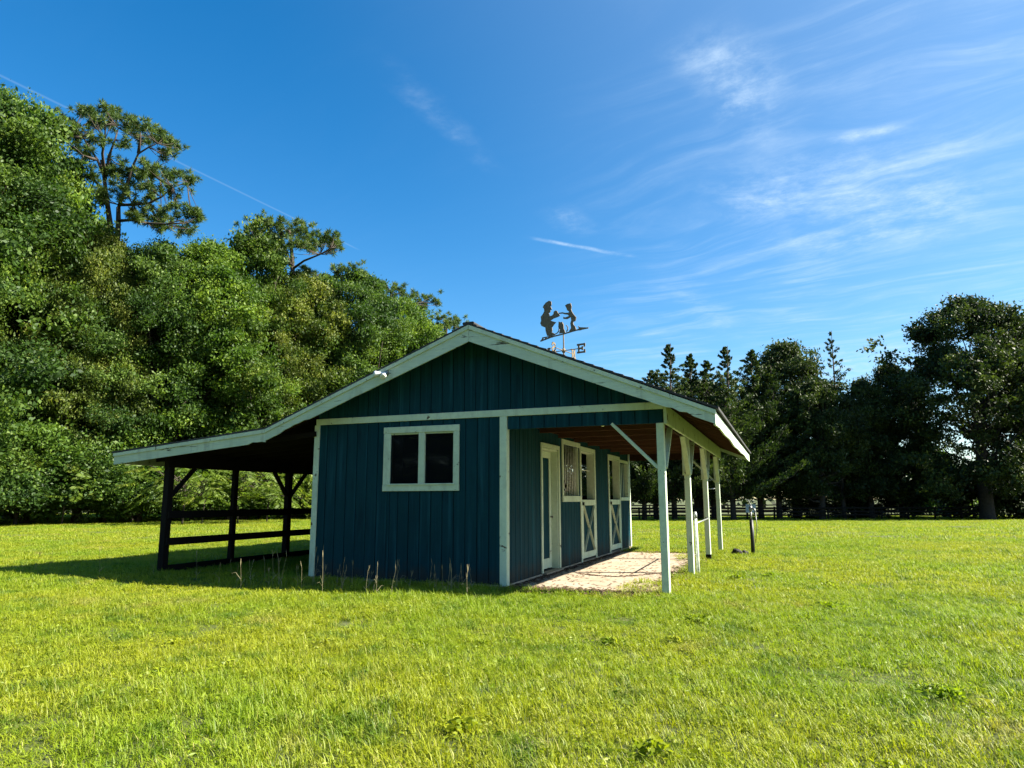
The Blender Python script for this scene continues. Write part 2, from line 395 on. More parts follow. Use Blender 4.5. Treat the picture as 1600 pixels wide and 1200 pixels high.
def backing(name, fixed, along, a0, a1, z0, z1, holes, t=.03, mat='blue_paint'):
    """sheathing behind the boards, with the openings left open"""
    b = MB(); xs = sorted({a0, a1, *[h[0] for h in holes], *[h[1] for h in holes]})
    for s, e in zip(xs[:-1], xs[1:]):
        zs = [z0]; mid = (s+e)/2; spans = [(z0, z1)]
        for h in holes:
            if h[0] < mid < h[1]:
                ns = []
                for (p, q) in spans:
                    if h[2] > p+.01: ns.append((p, min(q, h[2])))
                    if h[3] < q-.01: ns.append((max(p, h[3]), q))
                spans = ns
        for (p, q) in spans:
            if along == 'x': b.box(np.array([s, fixed, p]), np.array([e, fixed+t, q]), .0005)
            else: b.box(np.array([fixed-t, s, p]), np.array([fixed, e, q]), .0005)
    return b.build(name, mat, barn)
CEIL = 2.70
# front wall with the window opening
WIN = (-2.06, -.88, 1.60, 2.46)
fw = backing('front_wall', .020, 'x', -RW+.03, -.03, .06, CEIL, [WIN])
board_wall(fw, .0, 'x', -RW+.012, -.06, .05, 2.655, [WIN])
# stall side under the porch
DOOR = (1.80, 2.78, .06, 2.30); GRL = (3.11, 4.28, 1.42, 2.44); D1 = (4.44, 5.58, .06, 2.40); D2 = (7.07, 8.24, .06, 2.38); W2 = (8.36, 9.33, 1.40, 2.32)
HS = [DOOR, GRL, D1, D2, W2]
sw = backing('stall_wall', -.020, 'y', .03, LY-.03, .06, CEIL, HS)
board_wall(sw, .0, 'y', .06, LY-.06, .05, CEIL, HS)
# shed side and rear
sh = backing('shed_wall', -RW+.041, 'y', .03, LY-.03, .06, CEIL, [])
board_wall(sh, -RW, 'y', .06, LY-.06, .05, CEIL-.05, [])
BW = (-2.1, -.35, 1.45, 2.35)
bw = backing('rear_wall', LY-.041, 'x', -RW+.03, -.03, .06, CEIL, [BW])
board_wall(bw, LY, 'x', -RW+.02, -.02, .05, CEIL, [BW])
B('partition', 'interior', barn, (-RW+.05, 2.93, .06), (-.05, 2.99, 2.66))
B('partition', 'interior', barn, (-RW+.05, 6.30, .06), (-.05, 6.36, 1.42))
B('stall_ceiling', 'interior', barn, (-RW+.02, .02, CEIL+.005), (-.02, LY-.02, CEIL+.03))
# gable over room and porch: boards cut to the rake
def gable(y, name):
    g0 = MB().prism([(-RW+.02, 2.70), (PX+.03, 2.70), (PX+.03, roof_z(PX+.03)-.07), (AX, AZ-.07), (-RW+.02, roof_z(-RW)-.07)], y+.020, y+.05).build(name, 'blue_paint', barn)
    e = np.arange(-RW+.012, PX+.05, PW)
    for s in e:
        t = min(s+PW, PX+.05)
        if t-s < .03: continue
        zs = [(s+.006, 2.735), (t-.006, 2.735), (t-.006, roof_z(t)-.062)]
        if s < AX < t: zs.append((AX, AZ-.062))
        zs.append((s+.006, roof_z(s)-.062))
        j = random.uniform(-.0015, .0015)
        MB().prism(zs, y-.009+j, y+.009+j).build('plank', 'blue_paint', g0)
    return g0
gable(.0, 'gable'); gable(LY, 'rear_gable')
# header boards over the porch mouth
hd = B('porch_header', 'blue_paint', barn, (.052, .012, 2.45), (PX+.05, .05, 2.70))
for s in np.arange(.055, PX, PW):
    t = min(s+PW, PX+.05); plank(hd, (s, 0), 'x', 2.45, 2.655, t-s)
B('rear_header', 'brown_wood', barn, (.052, LY-.04, 2.42), (PX+.05, LY+.0, 2.70))
# trim
B('band_board', 'white_paint', barn, (-RW-.012, -.035, 2.655), (PX+.06, -.010, 2.762))
B('corner_board', 'white_paint', barn, (-RW-.045, -.034, .06), (-RW+.062, -.010, 2.653))
B('corner_board', 'white_paint', barn, (-RW-.046, -.009, .06), (-RW-.020, .085, 2.653))
B('corner_board', 'white_paint', barn, (-.072, -.036, .03), (.047, -.010, 2.653))
B('corner_board', 'white_paint', barn, (.020, -.009, .03), (.048, .085, 2.66))
B('corner_board', 'white_paint', barn, (.012, LY-.09, .05), (.040, LY+.02, 2.66))
B('corner_board', 'white_paint', barn, (-RW-.04, LY-.09, .05), (-RW-.014, LY+.02, 2.62))
# front window
wn = B('window', 'white_paint', barn, (-2.19, -.038, 1.49), (-.78, -.010, 1.597), label='two-pane white framed window in the blue front wall')
B('casing', 'white_paint', wn, (-2.19, -.037, 2.455), (-.78, -.010, 2.56))
B('casing', 'white_paint', wn, (-2.188, -.036, 1.599), (-2.055, -.010, 2.453))
B('casing', 'white_paint', wn, (-.885, -.036, 1.599), (-.782, -.010, 2.453))
B('sill', 'white_paint', wn, (-2.10, -.055, 1.588), (-.85, -.0385, 1.612))
B('mullion', 'white_paint', wn, (-1.525, -.03, 1.60), (-1.415, .02, 2.455))
B('sash', 'dark_wood', wn, (-2.054, .012, 1.60), (-2.03, .035, 2.455)); B('sash', 'dark_wood', wn, (-.91, .012, 1.60), (-.886, .035, 2.455))
B('jamb', 'white_paint', wn, (-2.06, -.009, 2.43), (-.88, .05, 2.454))
B('pane', 'glass_pane', wn, (-2.03, .015, 1.60), (-1.526, .019, 2.43), .001); B('pane', 'glass_pane', wn, (-1.414, .022, 1.60), (-.91, .026, 2.43), .001)
# walk-in door, set back in a deep jamb
def yframe(par, y0, y1, z0, z1, w, mat='white_paint', bottom=False, x0=.010, x1=.036, top=None, name='casing'):
    B(name, mat, par, (x0, y0-w, z0), (x1, y0, z1+w)); B(name, mat, par, (x0, y1, z0), (x1, y1+w, z1+w))
    B(name, mat, par, (x0, y0+.001, z1), (x1+.002, y1-.001, z1+w+.001))
    if bottom: B(name, mat, par, (x0, y0+.001, z0-w), (x1+.002, y1-.001, z0))
dr = B('door', 'blue_paint', barn, (-.17, 1.86, .12), (-.135, 2.72, 2.24), label='narrow teal door with white frame in a deep white jamb')
yframe(dr, 1.80, 2.78, .06, 2.30, .075)
for (y0, y1) in ((1.80, 1.83), (2.75, 2.779)): B('jamb', 'white_paint', dr, (-.18, y0, .06), (.009, y1, 2.29))
B('jamb', 'white_paint', dr, (-.18, 1.831, 2.26), (.009, 2.749, 2.299))
B('stile', 'white_paint', dr, (-.134, 1.835, .08), (-.115, 1.95, 2.255)); B('stile', 'white_paint', dr, (-.134, 2.63, .08), (-.115, 2.745, 2.255))
B('rail', 'white_paint', dr, (-.133, 1.951, .08), (-.116, 2.629, .26)); B('rail', 'white_paint', dr, (-.133, 1.951, 2.13), (-.116, 2.629, 2.255))
B('threshold', 'concrete', dr, (-.18, 1.78, .0), (.10, 2.80, .058), .01)
MB().tube([(-.115, 2.67, 1.02), (-.06, 2.67, 1.02)], [.012, .022], 8).build('knob', 'galvanised', dr)
# barred stall window
gw = B('barred_window', 'white_paint', barn, (.010, 3.03, 1.30), (.040, 4.335, 1.418), label='stall window closed by upright white metal bars')
B('casing', 'white_paint', gw, (.010, 3.03, 1.42), (.036, 3.11, 2.44)); B('casing', 'white_paint', gw, (.010, 3.03, 2.442), (.037, 4.355, 2.54))
B('jamb', 'white_paint', gw, (-.10, 4.262, 1.42), (.009, 4.279, 2.44)); B('jamb', 'white_paint', gw, (-.10, 3.111, 1.42), (.009, 3.128, 2.44))
for y in np.linspace(3.20, 4.16, 9): MB().tube([(-.03, y, 1.42), (-.03, y, 2.44)], [.011, .011], 6).build('bar', 'pvc', gw, smooth=True)
MB().tube([(.045, 3.09, 1.52), (.075, 3.09, 1.60), (.05, 3.09, 1.72)], [.010, .016, .010], 6).build('latch', 'dark_wood', gw)
def dutch(y0, y1, top, lab, openside):
    d = B('dutch_door', 'blue_paint', barn, (-.02, y0+.02, .07), (.008, y1-.02, 1.34), label=lab)
    w = .085
    B('casing', 'white_paint', d, (.010, y0-w, .04), (.034, y0-.002, top+w)); B('casing', 'white_paint', d, (.010, y1+.002, .04), (.034, y1+w, top+w))
    B('casing', 'white_paint', d, (.010, y0, top), (.035, y1, top+w+.002))
    for (a, b_) in ((y0, y0+.012), (y1-.012, y1)): B('jamb', 'white_paint', d, (-.16, a, 1.36), (.009, b_, top-.003))
    B('jamb', 'white_paint', d, (-.16, y0+.013, top-.022), (.009, y1-.013, top-.003))
    B('stile', 'white_paint', d, (.010, y0+.012, .10), (.031, y0+.11, 1.34)); B('stile', 'white_paint', d, (.010, y1-.11, .10), (.031, y1-.012, 1.34))
    B('rail', 'white_paint', d, (.010, y0+.111, 1.215), (.032, y1-.111, 1.34)); B('rail', 'white_paint', d, (.010, y0+.111, .10), (.032, y1-.111, .225))
    MB().bar((.019, y0+.115, .235), (.019, y1-.115, 1.205), .014, .075, (1, 0, 0)).build('brace', 'white_paint', d)
    b2 = MB().bar((.021, y0+.115, 1.205), (.021, y1-.115, .235), .014, .075, (1, 0, 0)).build('brace', 'white_paint', d)
    B('latch', 'dark_wood', d, (.034, y0+.02, 1.22), (.06, y0+.10, 1.29))
    return d
def fixbar():
    pass
dutch(D1[0], D1[1], D1[3], 'lower half of a stable door with white cross braces beside the barred window', 1)
dutch(D2[0], D2[1], D2[3], 'lower half of a stable door with white cross braces near the far corner', 1)
B('crossbar', 'pvc', barn, (-.10, D1[0]+.02, 1.985), (-.075, D1[1]-.02, 2.005))
w2 = B('stall_window', 'white_paint', barn, (.010, 8.335, 1.31), (.040, 9.47, 1.398), label='open stall window at the far end of the porch wall')
B('casing', 'white_paint', w2, (.010, 8.336, 2.322), (.036, 9.41, 2.40)); B('casing', 'white_paint', w2, (.010, 9.332, 1.40), (.035, 9.41, 2.32))
B('shutter', 'blue_paint', w2, (-.10, 8.37, 1.40), (-.07, 9.33, 2.32)); B('jamb', 'white_paint', w2, (-.11, 9.305, 1.40), (.009, 9.33, 2.32))
for y in (8.62, 8.88, 9.12): B('batten', 'white_paint', w2, (-.069, y, 1.41), (-.055, y+.03, 2.31))
# porch ceiling, joists, beam
B('porch_ceiling', 'brown_wood', barn, (.03, .06, 2.70), (PX-.02, LY-.05, 2.725))
for y in np.arange(.55, LY-.2, 1.12): B('joist', 'lit_brown_wood', barn, (.03, y-.02, 2.535), (PX-.06, y+.02, 2.698))
B('wall_plate', 'brown_wood', barn, (.014, .09, 2.60), (.05, LY-.1, 2.698))
B('porch_beam', 'white_paint', barn, (PX+.055, .0, 2.44), (PX+.10, LY+.02, 2.72), label='long porch beam over the row of posts')
B('inner_beam', 'brown_wood', barn, (PX-.055, .055, 2.46), (PX-.01, LY, 2.698))
# porch posts with scabs and knee braces
def post(y, zb, scab, lab):
    p = B('porch_post', 'white_paint', barn, (PX-.055, y-.055, zb), (PX+.054, y+.055, 2.45), .008, label=lab)
    if scab:
        B('scab_board', 'white_paint', p, (PX-.075, y-.085, 1.78), (PX+.062, y-.056, 2.62), .004)
        if 6 < y < 7: B('post_foot', 'dark_wood', p, (PX-.058, y-.058, zb), (PX+.057, y+.058, .14), .006)
    return p
PYS = (0.03, 2.95, 6.09, 9.27)
for k_, (y, lab) in enumerate(zip(PYS, ('white porch post nearest the camera', 'white porch post beside the white pipe', 'third white porch post with a dark foot', 'farthest white porch post'))):
    p = post(y, -.15, k_ > 0, lab)
    if k_ in (0, 3):
        yy = y if k_ == 0 else y
        MB().bar((PX-.055, yy, 1.80), (1.73, yy, 2.47), .045, .085, (0, 1, 0)).build('knee_brace', 'white_paint', p)
    if k_ < 3: MB().bar((PX+.03, y+.056, 1.80), (PX+.03, y+.72, 2.44), .035, .085, (1, 0, 0)).build('knee_brace', 'white_paint', p)
    if k_ > 0: MB().bar((PX+.03, y-.086, 1.80), (PX+.03, y-.72, 2.44), .035, .085, (1, 0, 0)).build('knee_brace', 'white_paint', p)
# roof
rf = MB()
def slab(x0, x1, d0, d1, y0=YF+.03, y1=YB-.03, bld=None):
    z0, z1 = roof_z(x0+(1e-6 if x0 == AX else 0)), roof_z(x1)
    (bld or rf).prism([(x0, z0-d0), (x1, z1-d0), (x1, z1-d1), (x0, z0-d1)], y0, y1)
slab(AX, EX-.03, .02, .05); slab(AX-.001, KX, .02, .05)
roof = rf.build('roof', 'brown_wood', barn)
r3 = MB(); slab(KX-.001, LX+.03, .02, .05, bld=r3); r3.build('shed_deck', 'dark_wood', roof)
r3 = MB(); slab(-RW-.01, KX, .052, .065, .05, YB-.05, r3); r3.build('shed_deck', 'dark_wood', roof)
r2 = MB()
for (x0, x1) in ((AX, EX+.05), (AX, KX), (KX, LX-.05)):
    n = max(6, int(abs(x1-x0)/.14)); xs = np.linspace(x0, x1, n+1)
    z0, z1 = (AZ, EZ) if x1 > AX else ((AZ, KZ) if x0 == AX else (KZ, LZ))
    for a, b_ in zip(xs[:-1], xs[1:]):
        za = z0+(z1-z0)*(a-x0)/(x1-x0); zb_ = z0+(z1-z0)*(b_-x0)/(x1-x0)
        r2.prism([(a, za-.018), (b_, zb_-.018), (b_, zb_+.020), (a, za+.006)], YF-.03, YB+.03)
r2.build('shingle_course', 'shingle', roof)
B('ridge_cap', 'shingle', roof, (AX-.10, YF-.035, AZ-.02), (AX+.10, YB+.035, AZ+.028), .02)
def rake(name, pts, y, t=.025, mat='fascia_paint'):
    MB().prism(pts, y-t/2, y+t/2).build(name, mat, roof)
FH = .245
def rake_poly(x0, x1, h0, h1, chips):
    """fascia along the roof edge with a ragged lower edge where the board has rotted"""
    zt = lambda x: roof_z(x)-.02
    top = [(x, zt(x)) for x in np.linspace(x0, x1, 8)]
    low = []
    for x in np.linspace(x1, x0, 40):
        f_ = (x-x0)/(x1-x0); h = h0+(h1-h0)*f_
        for (c, w, d) in chips:
            if abs(x-c) < w: h -= d*(.55+.45*math.sin(31*x))*(1-(abs(x-c)/w)**4)
        low.append((x, zt(x)-h))
    return top+low
rake('fascia', rake_poly(AX+.002, EX+.0, .265, .195, [(1.0, .07, .03), (2.85, .22, .030), (2.3, .1, .012)]), YF)
rake('fascia', rake_poly(AX-.002, KX, .265, .20, [(-3.75, .30, .05), (-2.6, .06, .012)]), YF)
rake('fascia', rake_poly(KX-.002, LX, .225, .215, [(-4.55, .12, .05)]), YF)
for a, b_ in ((AX+.004, EX+.012), (AX-.004, KX+.002), (KX-.004, LX-.012)): rake('drip_board', rake_poly(a, b_, .066, .060, []), YF-.0235, .020, 'white_paint')
for a, b_ in ((AX+.002, EX), (AX-.002, KX), (KX-.002, LX)): rake('fascia', rake_poly(a, b_, .24, .20, []), YB)
# eave fascia on the porch side: slightly sagging board
ys = np.linspace(YF+.015, YB-.015, 40)
wav = lambda y: .012*math.sin(y*1.1)+.010*math.sin(y*2.7+1)
MB().prism([(y, EZ-.035+wav(y)*.5) for y in ys]+[(y, EZ-.225+wav(y)) for y in ys[::-1]], EX-.028, EX, axis=0).build('fascia', 'fascia_paint', roof)
MB().prism([(y, LZ-.03) for y in ys]+[(y, LZ-.22) for y in ys[::-1]], LX, LX+.028, axis=0).build('fascia', 'fascia_paint', roof)
for y in np.arange(YF+.35, YB-.1, .61):
    MB().bar((PX-.2, y, roof_z(PX-.2)-.105), (EX-.03, y, roof_z(EX-.03)-.105), .04, .09, (0, 0, 1)).build('rafter', 'lit_brown_wood', roof)
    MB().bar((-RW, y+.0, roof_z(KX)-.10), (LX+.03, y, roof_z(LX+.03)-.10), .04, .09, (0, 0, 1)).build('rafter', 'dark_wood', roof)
# lean-to shed: posts, beam, braces, rails
B('shed_beam', 'dark_wood', barn, (SX-.06, -.08, 1.98), (SX+.06, LY, 2.26))
B('shed_beam', 'dark_wood', barn, (-RW-.045, .09, 2.10), (-RW-.012, LY, 2.38))
for k_, y in enumerate((0., 1.76, 3.53, 5.3, 7.1, 9.4)):
    main = k_ % 2 == 0; h = .07 if main else .055
    p = B('shed_post', 'dark_wood', barn, (SX-h, y-h, -.2), (SX+h, y+h, 1.978), .012)
    if main:
        if y > .5: MB().bar((SX, y-h, 1.46), (SX, y-.52, 1.98), .05, .10, (1, 0, 0)).build('knee_brace', 'dark_wood', p)
        if y < 9: MB().bar((SX, y+h, 1.43), (SX, y+.62, 1.98), .05, .10, (1, 0, 0)).build('knee_brace', 'dark_wood', p)
for z in (1.08, .58, .08):
    for (a, b_) in ((-.05, 3.55), (3.56, 9.45)):
        B('shed_rail', 'dark_wood', barn, (SX+.083, a, z-.07), (SX+.12, b_, z+.07), .006)
# ------------------------------------------------------------------ porch slab and litter
ys = np.linspace(-.10, 7.7, 30); edge = [2.18+.10*math.sin(y*1.7)+.06*math.sin(y*4.1+1) for y in ys]
MB().prism([(.032, y) for y in ys]+[(e, y) for e, y in zip(edge[::-1], ys[::-1])], -.12, .028, axis=2).build('porch_slab', 'concrete', None, kind='structure')
def litter(name, pts, mat, label, size=(.02, .05)):
    v, f = [], []
    for (x, y, z) in pts:
        a = random.uniform(0, 6.28); s = random.uniform(*size); n = len(v); t = random.uniform(.2, 1.2)
        d = (math.cos(a)*s, math.sin(a)*s); q = (-d[1]*.4, d[0]*.4)
        v += [(x-d[0], y-d[1], z), (x+q[0], y+q[1], z+.012*t), (x+d[0], y+d[1], z+.006*t), (x-q[0], y-q[1], z+.002)]
        f.append((n, n+1, n+2, n+3))
    link(name, mesh(name, v, f, mat), None, label=label, cat='leaves', kind='stuff')
pts = []
def curve_pts(ctrl, n, spread):
    c = np.array(ctrl, float); t = np.linspace(0, len(c)-1, n)
    for q in t:
        i_ = min(int(q), len(c)-2); w = q-i_; p = c[i_]*(1-w)+c[i_+1]*w
        pts.append((p[0]+random.gauss(0, spread), p[1]+random.gauss(0, spread), .031))
curve_pts([(.55, 2.25), (.9, 2.0), (1.3, 1.96), (1.6, 2.25), (1.95, 2.85), (2.1, 3.2)], 300, .022)
for i_ in range(900):
    y = random.uniform(.0, 7.6); pts.append((.06+abs(random.gauss(0, .10)), y, .031))
for i_ in range(500): pts.append((random.uniform(.1, 2.1), random.uniform(0, 7.5), .031))
for i_ in range(1500): pts.append((random.uniform(-.0, 2.4), -.12+random.gauss(0, .16), .035))
for i_ in range(900):
    y = random.uniform(0, 8); pts.append((2.2+random.gauss(0, .14), y, .04))
for i_ in range(400): pts.append((random.uniform(0, 2.3), 7.75+random.gauss(0, .15), .04))
litter('leaf_litter', pts, 'litter', 'brown dead leaves and pine straw strewn over the porch slab')

# ------------------------------------------------------------------ fittings
fl = empty('flood_light', (-1.93, YF-.0125, 3.42), 'twin white flood lamp fixed to the left roof edge board', 'lamp'); fl.scale = (.78, .78, .78)
MB().tube([(0, 0, 0), (0, -.05, 0)], [.06, .05], 10).build('mount', 'galvanised', fl, smooth=False)
def lampm(d, name, lens):
    d = Vector(d).normalized(); o_ = Vector((0, -.055, 0))
    p = [o_+d*t for t in (.02, .07, .13, .20, .235)]
    h = MB().tube(p, [.022, .024, .034, .062, .066], 12).build('lamp', 'lamp_white', fl, smooth=True)
    MB().tube([p[4]-d*.002, p[4]+d*.012], [.060, .045], 12).build('lens', lens, h)
lampm((-1, -.35, -.12), 'l', 'lamp_white'); lampm((.32, -1, -.62), 'r', 'lamp_glass')
bl = empty('light_bulb', (1.52, .30, 2.585), 'bare bulb in a socket under the porch ceiling', 'lamp')
B('socket', 'lamp_white', bl, (-.045, -.045, .0), (.045, .045, .11), .01)
MB().tube([(0, 0, .0), (0, 0, -.04), (0, 0, -.075), (0, 0, -.105), (0, 0, -.125)], [.018, .024, .036, .032, .012], 12).build('bulb', 'lamp_glass', bl, smooth=True)

hy = empty('yard_hydrant', (3.31, 7.94, 0), 'black sleeved water hydrant with metal head standing in the lawn', 'hydrant')
MB().tube([(0, 0, -.1), (.004, 0, .4), (.0, .0, .84)], [.048, .046, .045], 12).build('sleeve', 'black_sleeve', hy, smooth=True)
MB().tube([(0, 0, .83), (0, 0, 1.06)], [.022, .022], 10).build('riser', 'galvanised', hy, smooth=True)
hh = MB().tube([(0, 0, 1.04), (0, 0, 1.07), (0, 0, 1.15), (0, 0, 1.18)], [.03, .042, .042, .02], 10).build('head', 'galvanised', hy, smooth=True)
MB().tube([(.03, -.02, 1.12), (.09, -.06, 1.10), (.11, -.075, 1.03)], [.022, .022, .018], 8).build('spout', 'galvanised', hh, smooth=True)
MB().bar((.03, .02, 1.15), (-.06, -.03, 1.33), .022, .03, (1, 0, 0)).build('handle', 'galvanised', hh)
MB().tube([(.11, -.075, 1.03), (.13, -.09, .7), (.07, -.04, .3)], [.008, .008, .008], 6).build('hose_end', 'galvanised', hy, smooth=True)

tr_ = empty('tie_rail', (PX+.105, 3.04, 0), 'white pipe upright with a grey bar reaching to the third post', 'rail')
MB().tube([(0, 0, -.1), (0, 0, .5), (-.01, 0, 1.02)], [.034, .030, .030], 10).build('upright', 'pvc', tr_, smooth=True)
MB().tube([(-.01, 0, 1.0), (-.01, 0, 1.06), (-.01, 0, 1.12)], [.036, .038, .025], 10).build('cap', 'galvanised', tr_, smooth=True)
MB().tube([(-.02, .03, .90), (-.05, 3.0, .93)], [.015, .015], 8).build('bar', 'galvanised', tr_, smooth=True)
bk = empty('wall_bracket', (PX-.06, 9.18, 1.62), 'thin bent metal bracket on the farthest porch post', 'bracket')
MB().tube([(0, 0, 0), (-.20, -.30, -.02), (-.24, -.34, .02), (-.24, -.34, .22)], [.014]*4, 6).build('arm', 'galvanised', bk, smooth=True)
MB().tube([(0, 0, .24), (-.24, -.34, .2)], [.009, .009], 6).build('stay', 'galvanised', bk, smooth=True)

def stone(name, loc, r, label, seed):
    b = bmesh.new(); bmesh.ops.create_icosphere(b, subdivisions=3, radius=1); rr = np.random.default_rng(seed); ph = rr.uniform(0, 6, 9)
    for v in b.verts:
        c = v.co; s = 1+.18*math.sin(3*c.x+ph[0])*math.cos(2.5*c.y+ph[1])+.13*math.sin(5*c.z+ph[2]+3*c.x)+.08*math.sin(9*c.y+ph[3])*math.sin(8*c.x+ph[4])
        v.co = Vector((c.x*r[0]*s, c.y*r[1]*s, max(-.3, c.z)*r[2]*s))
    me = bpy.data.meshes.new(name); b.to_mesh(me); b.free(); me.materials.append(MATS['stone_dark'])
    link(name, me, None, loc, label, 'stone', 'dark stones beside the hydrant')
stone('stone', (2.95, 7.80, .04), (.14, .12, .12), 'larger dark stone lying in the grass left of the hydrant', 3)
stone('stone', (3.11, 7.84, .03), (.09, .09, .09), 'smaller dark stone between the larger stone and the hydrant', 5)

# ------------------------------------------------------------------ weathervane: flat cut steel plates on a pole at the ridge
VY = 4.85; VB = np.array([AX, VY, AZ])
vane = empty('weathervane', tuple(VB), 'dark metal weathervane of a bonneted figure handing something to a child', 'weathervane')
def vplane(cx, cy, ang):
    """plate outline point: a sight line met with the plate's plane through the pole"""
    px, py = 800+cx/8, 440+cy/8; d = ray(px, py); e = np.array([math.cos(ang), math.sin(ang), 0]); n = np.array([-e[1], e[0], 0])
    t = ((VB-CAM)@n)/(d@n); q = CAM+t*d-VB
    return float(q@e), float(q[2])
A1, A2 = rad(-30), rad(-12)
def plate(name, poly, ang, parent, t=.012, mat='vane_metal'):
    q = [vplane(*p, ang) for p in poly]; e = np.array([math.cos(ang), math.sin(ang), 0]); n = np.array([-e[1], e[0], 0]); m_ = len(q)
    v = [e*s+np.array([0, 0, z])+n*k_ for k_ in (-t/2, t/2) for (s, z) in q]
    f = [tuple(range(m_)), tuple(range(2*m_-1, m_-1, -1))]+[(i_, i_+m_, (i_+1) % m_+m_, (i_+1) % m_) for i_ in range(m_)]
    return MB().raw(v, f).build(name, mat, parent)
def thick(line, w):
    L_, R_ = [], []
    for i_, (x, y) in enumerate(line):
        a, b_ = line[max(0, i_-1)], line[min(len(line)-1, i_+1)]; dx, dy = b_[0]-a[0], b_[1]-a[1]; l = math.hypot(dx, dy)
        L_.append((x-dy/l*w, y+dx/l*w)); R_.append((x+dy/l*w, y-dx/l*w))
    return L_+R_[::-1]
ar = plate('arrow', thick([(355, 745), (500, 690), (640, 655), (800, 608), (955, 578)], 8), A1, vane)
plate('arrow_head', [(825, 553), (850, 570), (960, 574), (850, 610), (800, 612), (838, 585)], A1, ar, .016)
fx = [((370+42*i_, 742-14*i_), (392+38*i_, 700-7*i_)) for i_ in range(4)]
for a, b_ in fx: plate('fletching', thick([a, b_], 7), A1, ar, .016)
plate('fletching', thick([(380, 704), (450, 690), (520, 684)], 6), A1, ar, .016)
plate('figure', [(465, 238), (492, 250), (494, 290), (484, 312), (500, 345), (482, 358), (484, 376), (460, 396), (472, 415), (464, 432), (500, 425), (520, 405), (522, 378), (545, 360), (568, 372), (577, 395), (592, 408), (602, 425), (575, 442), (520, 462), (482, 488), (552, 508), (525, 538), (502, 572), (505, 610), (498, 632), (535, 652), (542, 668), (480, 684), (440, 678), (422, 620), (418, 575), (370, 555), (354, 520), (366, 490), (360, 440), (386, 408), (405, 370), (400, 338), (386, 322), (396, 298), (425, 262)], A1, vane)
plate('child_figure', [(663, 300), (690, 280), (735, 270), (746, 310), (740, 345), (750, 375), (772, 410), (803, 445), (796, 490), (765, 505), (770, 540), (792, 562), (803, 602), (760, 614), (712, 622), (740, 582), (730, 522), (742, 482), (735, 442), (715, 457), (690, 470), (643, 467), (643, 438), (665, 448), (690, 440), (712, 430), (698, 414), (660, 410), (630, 400), (588, 404), (588, 390), (630, 383), (665, 390), (708, 388), (714, 375), (690, 357), (680, 325)], A1, vane)
plate('dog_figure', [(585, 498), (608, 508), (630, 503), (640, 545), (635, 570), (660, 610), (667, 640), (590, 650), (602, 600), (580, 572)], A1, vane)
plate('scroll', thick([(535, 660), (570, 640), (588, 610), (586, 585)], 5), A1, vane); plate('scroll', thick([(678, 545), (698, 570), (697, 600), (680, 625)], 5), A1, vane)
top = vplane(612, 505, A1)[1]; armz = vplane(650, 862, A2)[1]
MB().tube([(0, 0, -.1), (0, 0, armz), (0, 0, top-.12), (0, 0, top-.05)], [.020, .018, .014, .008], 8).build('pole', 'vane_metal', vane, smooth=True)
MB().tube([(0, 0, armz-.05), (0, 0, armz), (0, 0, armz+.05)], [.03, .05, .03], 10).build('hub', 'vane_metal', vane, smooth=True)
for (dx, dy) in ((1, 1), (-1, 1), (1, -1), (-1, -1)):
    MB().tube([(dx*.22, dy*.22, -.10 if dx > 0 else -.10), (dx*.01, dy*.01, .28)], [.010, .010], 6).build('stay', 'vane_metal', vane)
GL = {'E': [[(0, 0), (0, 1)], [(0, 0), (.72, 0), (.72, .22)], [(0, .5), (.45, .5)], [(.45, .38), (.45, .62)], [(0, 1), (.72, 1), (.72, .78)], [(-.12, 0), (.1, 0)], [(-.12, 1), (.1, 1)]],
      'W': [[(0, 1), (.22, 0), (.42, .7), (.62, 0), (.84, 1)], [(-.1, 1), (.12, 1)], [(.72, 1), (.94, 1)]],
      'N': [[(.08, 0), (.08, 1), (.65, 0), (.65, 1)], [(-.06, 0), (.22, 0)], [(.52, 1), (.78, 1)]],
      'S': [[(.7, .78), (.6, .95), (.36, 1), (.12, .93), (.06, .75), (.2, .57), (.5, .45), (.68, .3), (.6, .08), (.36, 0), (.12, .05), (.02, .24)]]}
eE = vplane(835, 830, A2)[0]; hE = .86*(vplane(880, 775, A2)[1]-vplane(885, 888, A2)[1]); wE = .80*(vplane(935, 830, A2)[0]-eE)
for L_, a in (('E', A2), ('N', A2+math.pi/2), ('W', A2+math.pi), ('S', A2-math.pi/2)):
    d = Vector((math.cos(a), math.sin(a), 0))
    am = MB().tube([(0, 0, armz), tuple(d*eE+Vector((0, 0, armz)))], [.010, .010], 6).build('arm', 'vane_metal', vane)
    b_ = MB(); flip = -1 if L_ in 'WN' else 1
    for ln in GL[L_]:
        for p, q in zip(ln[:-1], ln[1:]):
            mp = lambda c: d*(eE+(c[0] if flip > 0 else .8-c[0])*wE/.8)+Vector((0, 0, armz+(c[1]-.5)*hE))
            P_, Q_ = mp(p), mp(q); e_ = (Q_-P_).normalized()*.022
            b_.bar(P_-e_, Q_+e_, .014+.001*random.random(), .042, d.cross(Vector((0, 0, 1))).cross(Q_-P_), .002)
    b_.build('letter', 'vane_metal', am)

